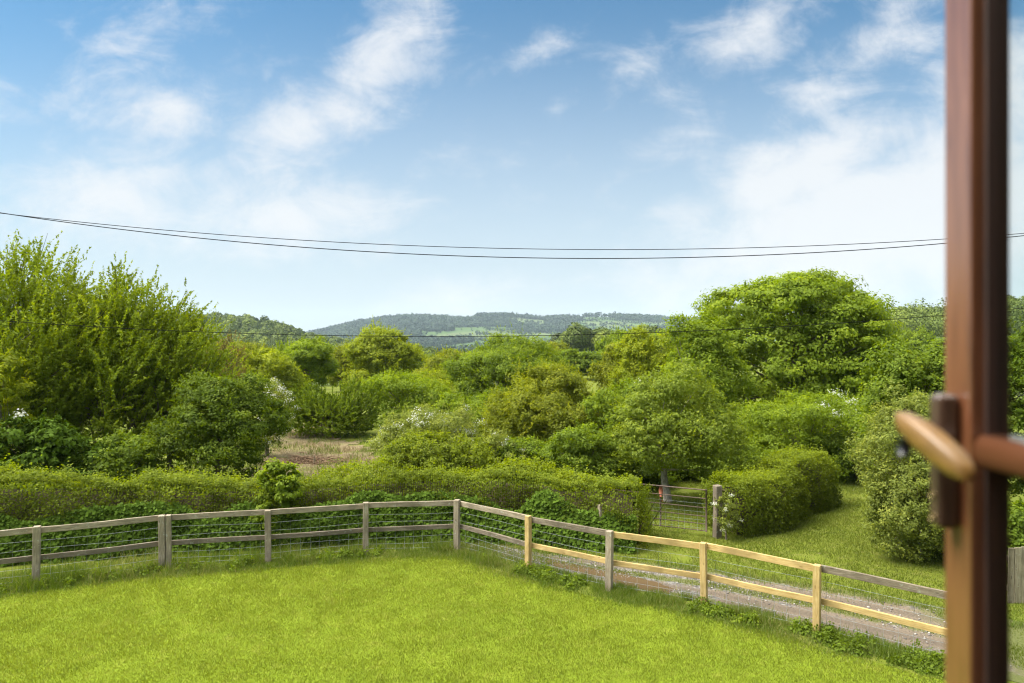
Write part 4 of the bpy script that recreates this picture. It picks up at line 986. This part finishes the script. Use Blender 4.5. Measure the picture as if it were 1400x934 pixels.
def stain(name, a, b, c, rough, coat, axis, crough=.18):
    m, nt, out = new_mat(name); L = nt.links
    tc = N(nt, 'ShaderNodeTexCoord'); mp = N(nt, 'ShaderNodeMapping'); mp.inputs['Scale'].default_value = {'z': (30, 30, 2.0), 'y': (30, 2, 30)}[axis]
    L.new(tc.outputs['Object'], mp.inputs[0]); g = noise(nt, mp.outputs[0], 3, 6, .6, .8)
    pb = N(nt, 'ShaderNodeBsdfPrincipled'); pb.inputs['Roughness'].default_value = rough; pb.inputs['Coat Weight'].default_value = coat; pb.inputs['Coat Roughness'].default_value = crough; pb.inputs['Coat IOR'].default_value = 1.6
    pb.inputs['Specular IOR Level'].default_value = .6
    L.new(ramp(nt, g, [(.3, a), (.5, b), (.7, c)]), pb.inputs['Base Color']); L.new(pb.outputs[0], out.inputs[0]); return m
M['stain_z'] = stain('brown_woodgrain_z', (.125, .044, .018), (.185, .070, .030), (.235, .095, .044), .35, 1.0, 'z')
M['stain_y'] = stain('brown_woodgrain_y', (.125, .044, .018), (.185, .070, .030), (.235, .095, .044), .35, 1.0, 'y')
M['recess_shade_and_neck'] = stain('shade_and_neck_woodgrain', (.022, .010, .006), (.035, .014, .008), (.05, .02, .01), .75, .0, 'z')  # near-black tone: painted shade of the glazing recess, also the handle neck
M['plate'] = stain('bronze_plate', (.06, .034, .02), (.08, .045, .027), (.10, .055, .035), .4, .5, 'z')
M['handle'] = stain('amber_handle', (.145, .070, .007), (.20, .098, .010), (.25, .125, .02), .5, .6, 'y', .5)
m, nt, out = new_mat('window_glass')
gl_ = N(nt, 'ShaderNodeBsdfGlossy'); gl_.inputs['Roughness'].default_value = .0; tp = N(nt, 'ShaderNodeBsdfTransparent'); tp.inputs[0].default_value = (.93, .95, .94, 1)
fr = N(nt, 'ShaderNodeFresnel'); fr.inputs[0].default_value = 1.35; mx = N(nt, 'ShaderNodeMixShader')
gg = N(nt, 'ShaderNodeNewGeometry'); nt.links.new(math_n(nt, 'MULTIPLY', fr.outputs[0], math_n(nt, 'SUBTRACT', 1.0, gg.outputs['Backfacing'])), mx.inputs[0]); nt.links.new(tp.outputs[0], mx.inputs[1]); nt.links.new(gl_.outputs[0], mx.inputs[2]); nt.links.new(mx.outputs[0], out.inputs[0])
M['glass'] = m

ca = empty('casement_window', (.495, -.02, EYE)); tag(ca, 'brown wooden casement window standing open at right angles with its handle', 'window')
O = Vector((.495, -.02, 0))
# sash stands in the plane x = .495 .. .545, from its hinges at y = 0 to its free edge at y = .80 (object frame)
y0, y1 = .757, .803       # free stile
prof = [(0, y1 - .003), (.003, y1), (.041, y1), (.041, y0), (.003, y0), (.001, y0 + .001), (0, y0 + .003)]
prism_z('stile', prof, -.62, .62, M['stain_z'], ca)
cube('recess_shade_strip', (.014, y0 - .005, -.558), (.0395, y0 + .001, .558), M['recess_shade_and_neck'], ca, .002)  # dark strip painting the shade of the recess beside the glass
prism_z('stile', [(0, 0), (.052, 0), (.052, .05), (.04, .062), (.03, .062), (.008, .052), (0, .045)], -.62, .62, M['stain_z'], ca)
def bar_y(name, zc, hgt, th0, th1, mat, ya=.05, yb=.75):
    # a rounded glazing bar along y
    bm = bmesh.new(); pr = []
    for k_ in range(9):
        a = math.pi * (k_ / 8.0); pr.append((th0 + .010 - .010 * math.sin(a), zc + hgt / 2 * math.cos(a)))
    pr += [(th1, zc - hgt / 2), (th1, zc + hgt / 2)]
    a = [bm.verts.new((x, ya, z)) for x, z in pr]; b = [bm.verts.new((x, yb, z)) for x, z in pr]; n = len(pr)
    for i in range(n): bm.faces.new((a[i], a[(i + 1) % n], b[(i + 1) % n], b[i]))
    bm.faces.new(a[::-1]); bm.faces.new(b); bmesh.ops.recalc_face_normals(bm, faces=bm.faces)
    for f in bm.faces: f.smooth = len(f.verts) == 4
    me = bpy.data.meshes.new(name); bm.to_mesh(me); bm.free(); return link(name, me, mat, ca)
bar_y('glazing_bar', -.118, .036, .0, .045, M['stain_y'], .06, .752)
cube('sash_rail', (.0, .048, -.62), (.050, .752, -.56), M['stain_y'], ca, .004); cube('sash_rail', (.0, .048, .56), (.050, .752, .62), M['stain_y'], ca, .004)
cube('pane', (.026, .05, -.56), (.029, .7515, .56), M['glass'], ca)
# handle: a rounded back plate on the inner face of the free stile, with the lever reaching back into the room
hd = cube('handle', (-.026, .771, -.208), (-.0005, .791, -.058), M['plate'], ca, .007, 3); hd['label'] = 'cockspur handle on its rounded back plate'
bm = bmesh.new()
def lever():
    path = [(-.066, .776, -.083, .005, .005), (-.066, .767, -.087, .009, .010), (-.063, .742, -.097, .0115, .0135), (-.059, .718, -.109, .0115, .0145), (-.055, .697, -.120, .0105, .013), (-.052, .685, -.127, .008, .009), (-.051, .680, -.130, .004, .005)]
    rings = []
    for (x, y, z, rx, rz) in path:
        ring = []
        for k_ in range(14):
            a = 2 * math.pi * k_ / 14; ca_, sa = math.cos(a), math.sin(a)
            ring.append(bm.verts.new((x + rx * math.copysign(abs(ca_) ** .36, ca_), y, z + rz * math.copysign(abs(sa) ** .36, sa))))
        rings.append(ring)
    for r0, r1 in zip(rings[:-1], rings[1:]):
        for i in range(14): bm.faces.new((r0[i], r0[(i + 1) % 14], r1[(i + 1) % 14], r1[i]))
    bm.faces.new(rings[0][::-1]); bm.faces.new(rings[-1])
    bmesh.ops.recalc_face_normals(bm, faces=bm.faces)
    for f in bm.faces: f.smooth = True
lever(); me = bpy.data.meshes.new('lever'); bm.to_mesh(me); bm.free()
link('lever', me, M['handle'], hd)
t = Tubes(8); t.add([[-.026, .780, -.105], [-.045, .776, -.098], [-.060, .766, -.090]], [.012, .011, .011]); link('neck', t.mesh('neck', M['recess_shade_and_neck']), parent=hd)
t = Tubes(8); t.add([[-.066, .765, -.106], [-.068, .765, -.124]], [.0075, .0065]); link('lock_button', t.mesh('lock_button', M['black_plastic']), parent=hd)
t = Tubes(8); t.add([[-.0255, .780, -.195], [-.0285, .780, -.195]], [.004, .0035]); t.add([[-.0255, .780, -.17], [-.0285, .780, -.17]], [.004, .0035]); link('screw', t.mesh('screw', M['brass_dark']), parent=hd)

# ------------------------------------------------------------------ haze
bpy.context.view_layer.update()
bm = bmesh.new(); bmesh.ops.create_cube(bm, size=1)
for v in bm.verts: v.co = Vector((v.co.x * 8600, v.co.y * 8600, 0 if v.co.z < 0 else 1)) + Vector((0, 0, -18 if v.co.z < 0 else 190))
me = bpy.data.meshes.new('haze'); bm.to_mesh(me); bm.free()
m, nt, out = new_mat('haze'); pv = N(nt, 'ShaderNodeVolumePrincipled'); pv.inputs['Density'].default_value = .95e-4; pv.inputs['Color'].default_value = (.72, .86, 1.0, 1)
nt.links.new(pv.outputs[0], out.inputs['Volume'])
try: m.cycles.homogeneous_volume = True
except Exception: pass
HAZE = link('haze', me, m); tag(HAZE, kind='stuff')

# ------------------------------------------------------------------ sky, sun, camera
SUN_EL, SUN_AZ = R(57), R(-93)          # azimuth from +Y towards +X
w = bpy.data.worlds.new('World'); sc.world = w; w.use_nodes = True
nt = w.node_tree; nt.nodes.clear(); L = nt.links
out = N(nt, 'ShaderNodeOutputWorld'); bg = N(nt, 'ShaderNodeBackground'); bg.inputs['Strength'].default_value = .056
sky = N(nt, 'ShaderNodeTexSky', sky_type='NISHITA'); sky.sun_disc = False; sky.sun_elevation = SUN_EL; sky.sun_rotation = SUN_AZ
sky.air_density = 1.0; sky.dust_density = .6; sky.ozone_density = 1.2; sky.altitude = 100
tc = N(nt, 'ShaderNodeTexCoord'); sp = N(nt, 'ShaderNodeSeparateXYZ'); L.new(tc.outputs['Generated'], sp.inputs[0])
yy = math_n(nt, 'MAXIMUM', math_n(nt, 'ABSOLUTE', sp.outputs[1]), .08)
uu = math_n(nt, 'DIVIDE', sp.outputs[0], yy); vv = math_n(nt, 'DIVIDE', sp.outputs[2], yy)
cb = N(nt, 'ShaderNodeCombineXYZ'); L.new(uu, cb.inputs[0]); L.new(vv, cb.inputs[1]); UV = cb.outputs[0]
CL = [  # direction centre (as photo pixel), radii, tilt, weight
    (520, 85, 170, 90, 50, 1.05), (430, 165, 190, 80, 22, 1.05), (235, 145, 170, 75, 8, .85), (190, 60, 160, 60, 35, .55), (150, 265, 230, 110, 8, 1.05), (400, 295, 260, 85, 3, 1.0),
    (1040, 30, 210, 80, 28, .8), (1215, 45, 210, 80, 35, .8), (1130, 130, 200, 60, 35, .7), (1100, 235, 260, 90, 22, 1.35), (1230, 300, 420, 150, 12, 1.75), (1390, 130, 160, 160, 40, 1.0), (760, 150, 70, 40, 40, .5), (720, 75, 80, 35, 25, .45), (930, 180, 140, 50, 25, .45), (620, 410, 200, 45, 8, .7), (1050, 350, 320, 90, 8, 1.1), (100, 110, 80, 45, 45, .4), (870, 95, 110, 50, 30, .4), (-200, 200, 300, 120, 20, .9), (1800, 200, 400, 160, 20, .9)]
acc = None
for px, py, ra, rb, ang, wt in CL:
    mp = N(nt, 'ShaderNodeMapping', vector_type='TEXTURE'); mp.inputs['Location'].default_value = ((px - 700) / F, (467 - py) / F, 0); mp.inputs['Rotation'].default_value = (0, 0, R(ang)); mp.inputs['Scale'].default_value = (ra / F, rb / F, 1)
    L.new(UV, mp.inputs[0]); gr = N(nt, 'ShaderNodeTexGradient', gradient_type='SPHERICAL'); L.new(mp.outputs[0], gr.inputs[0])
    g = math_n(nt, 'MULTIPLY', gr.outputs['Fac'], wt)
    acc = g if acc is None else math_n(nt, 'MAXIMUM', acc, g)
mpn = N(nt, 'ShaderNodeMapping'); mpn.inputs['Rotation'].default_value = (0, 0, R(-30)); mpn.inputs['Scale'].default_value = (3.2, 6.5, 1); L.new(UV, mpn.inputs[0])
n1 = noise(nt, mpn.outputs[0], 2.0, 9, .62, .5); n2 = noise(nt, UV, 13.0, 9, .66, .5)
nn = math_n(nt, 'ADD', math_n(nt, 'MULTIPLY', n1, .64), math_n(nt, 'MULTIPLY', n2, .36))
den = math_n(nt, 'ADD', math_n(nt, 'MULTIPLY', acc, .62), math_n(nt, 'MULTIPLY', math_n(nt, 'SUBTRACT', nn, .5), 1.75))
den = maprange(nt, den, .02, .70, 0, .88)
base = sky.outputs[0]
tm = N(nt, 'ShaderNodeMix', data_type='RGBA', blend_type='MULTIPLY'); tm.inputs[0].default_value = 1.0
L.new(base, tm.inputs[6]); tm.inputs[7].default_value = (.47, .79, .87, 1); base = tm.outputs[2]      # a clearer, deeper blue than the default air
hzv = maprange(nt, vv, -.02, .54, .92, 0)         # thin high veil towards the horizon
base = mixc(nt, hzv, base, (4.35, 4.75, 5.1))
colr = mixc(nt, den, base, (5.4, 5.5, 5.65))
# bright overhead cloud added above and behind the view, unseen, to soften the light
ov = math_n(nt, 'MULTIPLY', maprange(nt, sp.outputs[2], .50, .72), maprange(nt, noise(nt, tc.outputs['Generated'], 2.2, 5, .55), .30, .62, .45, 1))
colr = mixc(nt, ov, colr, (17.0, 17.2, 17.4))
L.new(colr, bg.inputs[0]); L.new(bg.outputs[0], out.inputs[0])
sun = bpy.data.lights.new('sun', 'SUN'); sun.energy = 3.1; sun.angle = R(40); sun.color = (1, .95, .87)
so = bpy.data.objects.new('sun', sun); C.objects.link(so)
dv = Vector((math.sin(SUN_AZ) * math.cos(SUN_EL), math.cos(SUN_AZ) * math.cos(SUN_EL), math.sin(SUN_EL)))
so.rotation_euler = (-dv).to_track_quat('-Z', 'Y').to_euler(); so.location = (30, 0, 60)

cam = bpy.data.cameras.new('camera'); co = bpy.data.objects.new('camera', cam); C.objects.link(co); sc.camera = co
co.location = (0, 0, EYE); co.rotation_euler = (R(90), 0, 0)
cam.sensor_width = 36; cam.lens = 24.0; cam.clip_start = .01; cam.clip_end = 12000
cam.dof.use_dof = True; cam.dof.focus_distance = 16.0; cam.dof.aperture_fstop = 2.6
sc.view_settings.view_transform = 'Standard'; sc.view_settings.look = 'None'; sc.view_settings.exposure = 1.6; sc.view_settings.gamma = 1
sc.cycles.max_bounces = 10; sc.cycles.diffuse_bounces = 6; sc.cycles.glossy_bounces = 3; sc.cycles.transparent_max_bounces = 8; sc.cycles.volume_bounces = 1
sc.cycles.use_denoising = True; sc.cycles.denoiser = 'OPENIMAGEDENOISE'; sc.cycles.denoising_input_passes = 'RGB_ALBEDO_NORMAL'; sc.cycles.denoising_prefilter = 'ACCURATE'; sc.cycles.pixel_filter_type = 'BLACKMAN_HARRIS'; sc.cycles.filter_width = 1.2
sc.cycles.caustics_reflective = False; sc.cycles.caustics_refractive = False
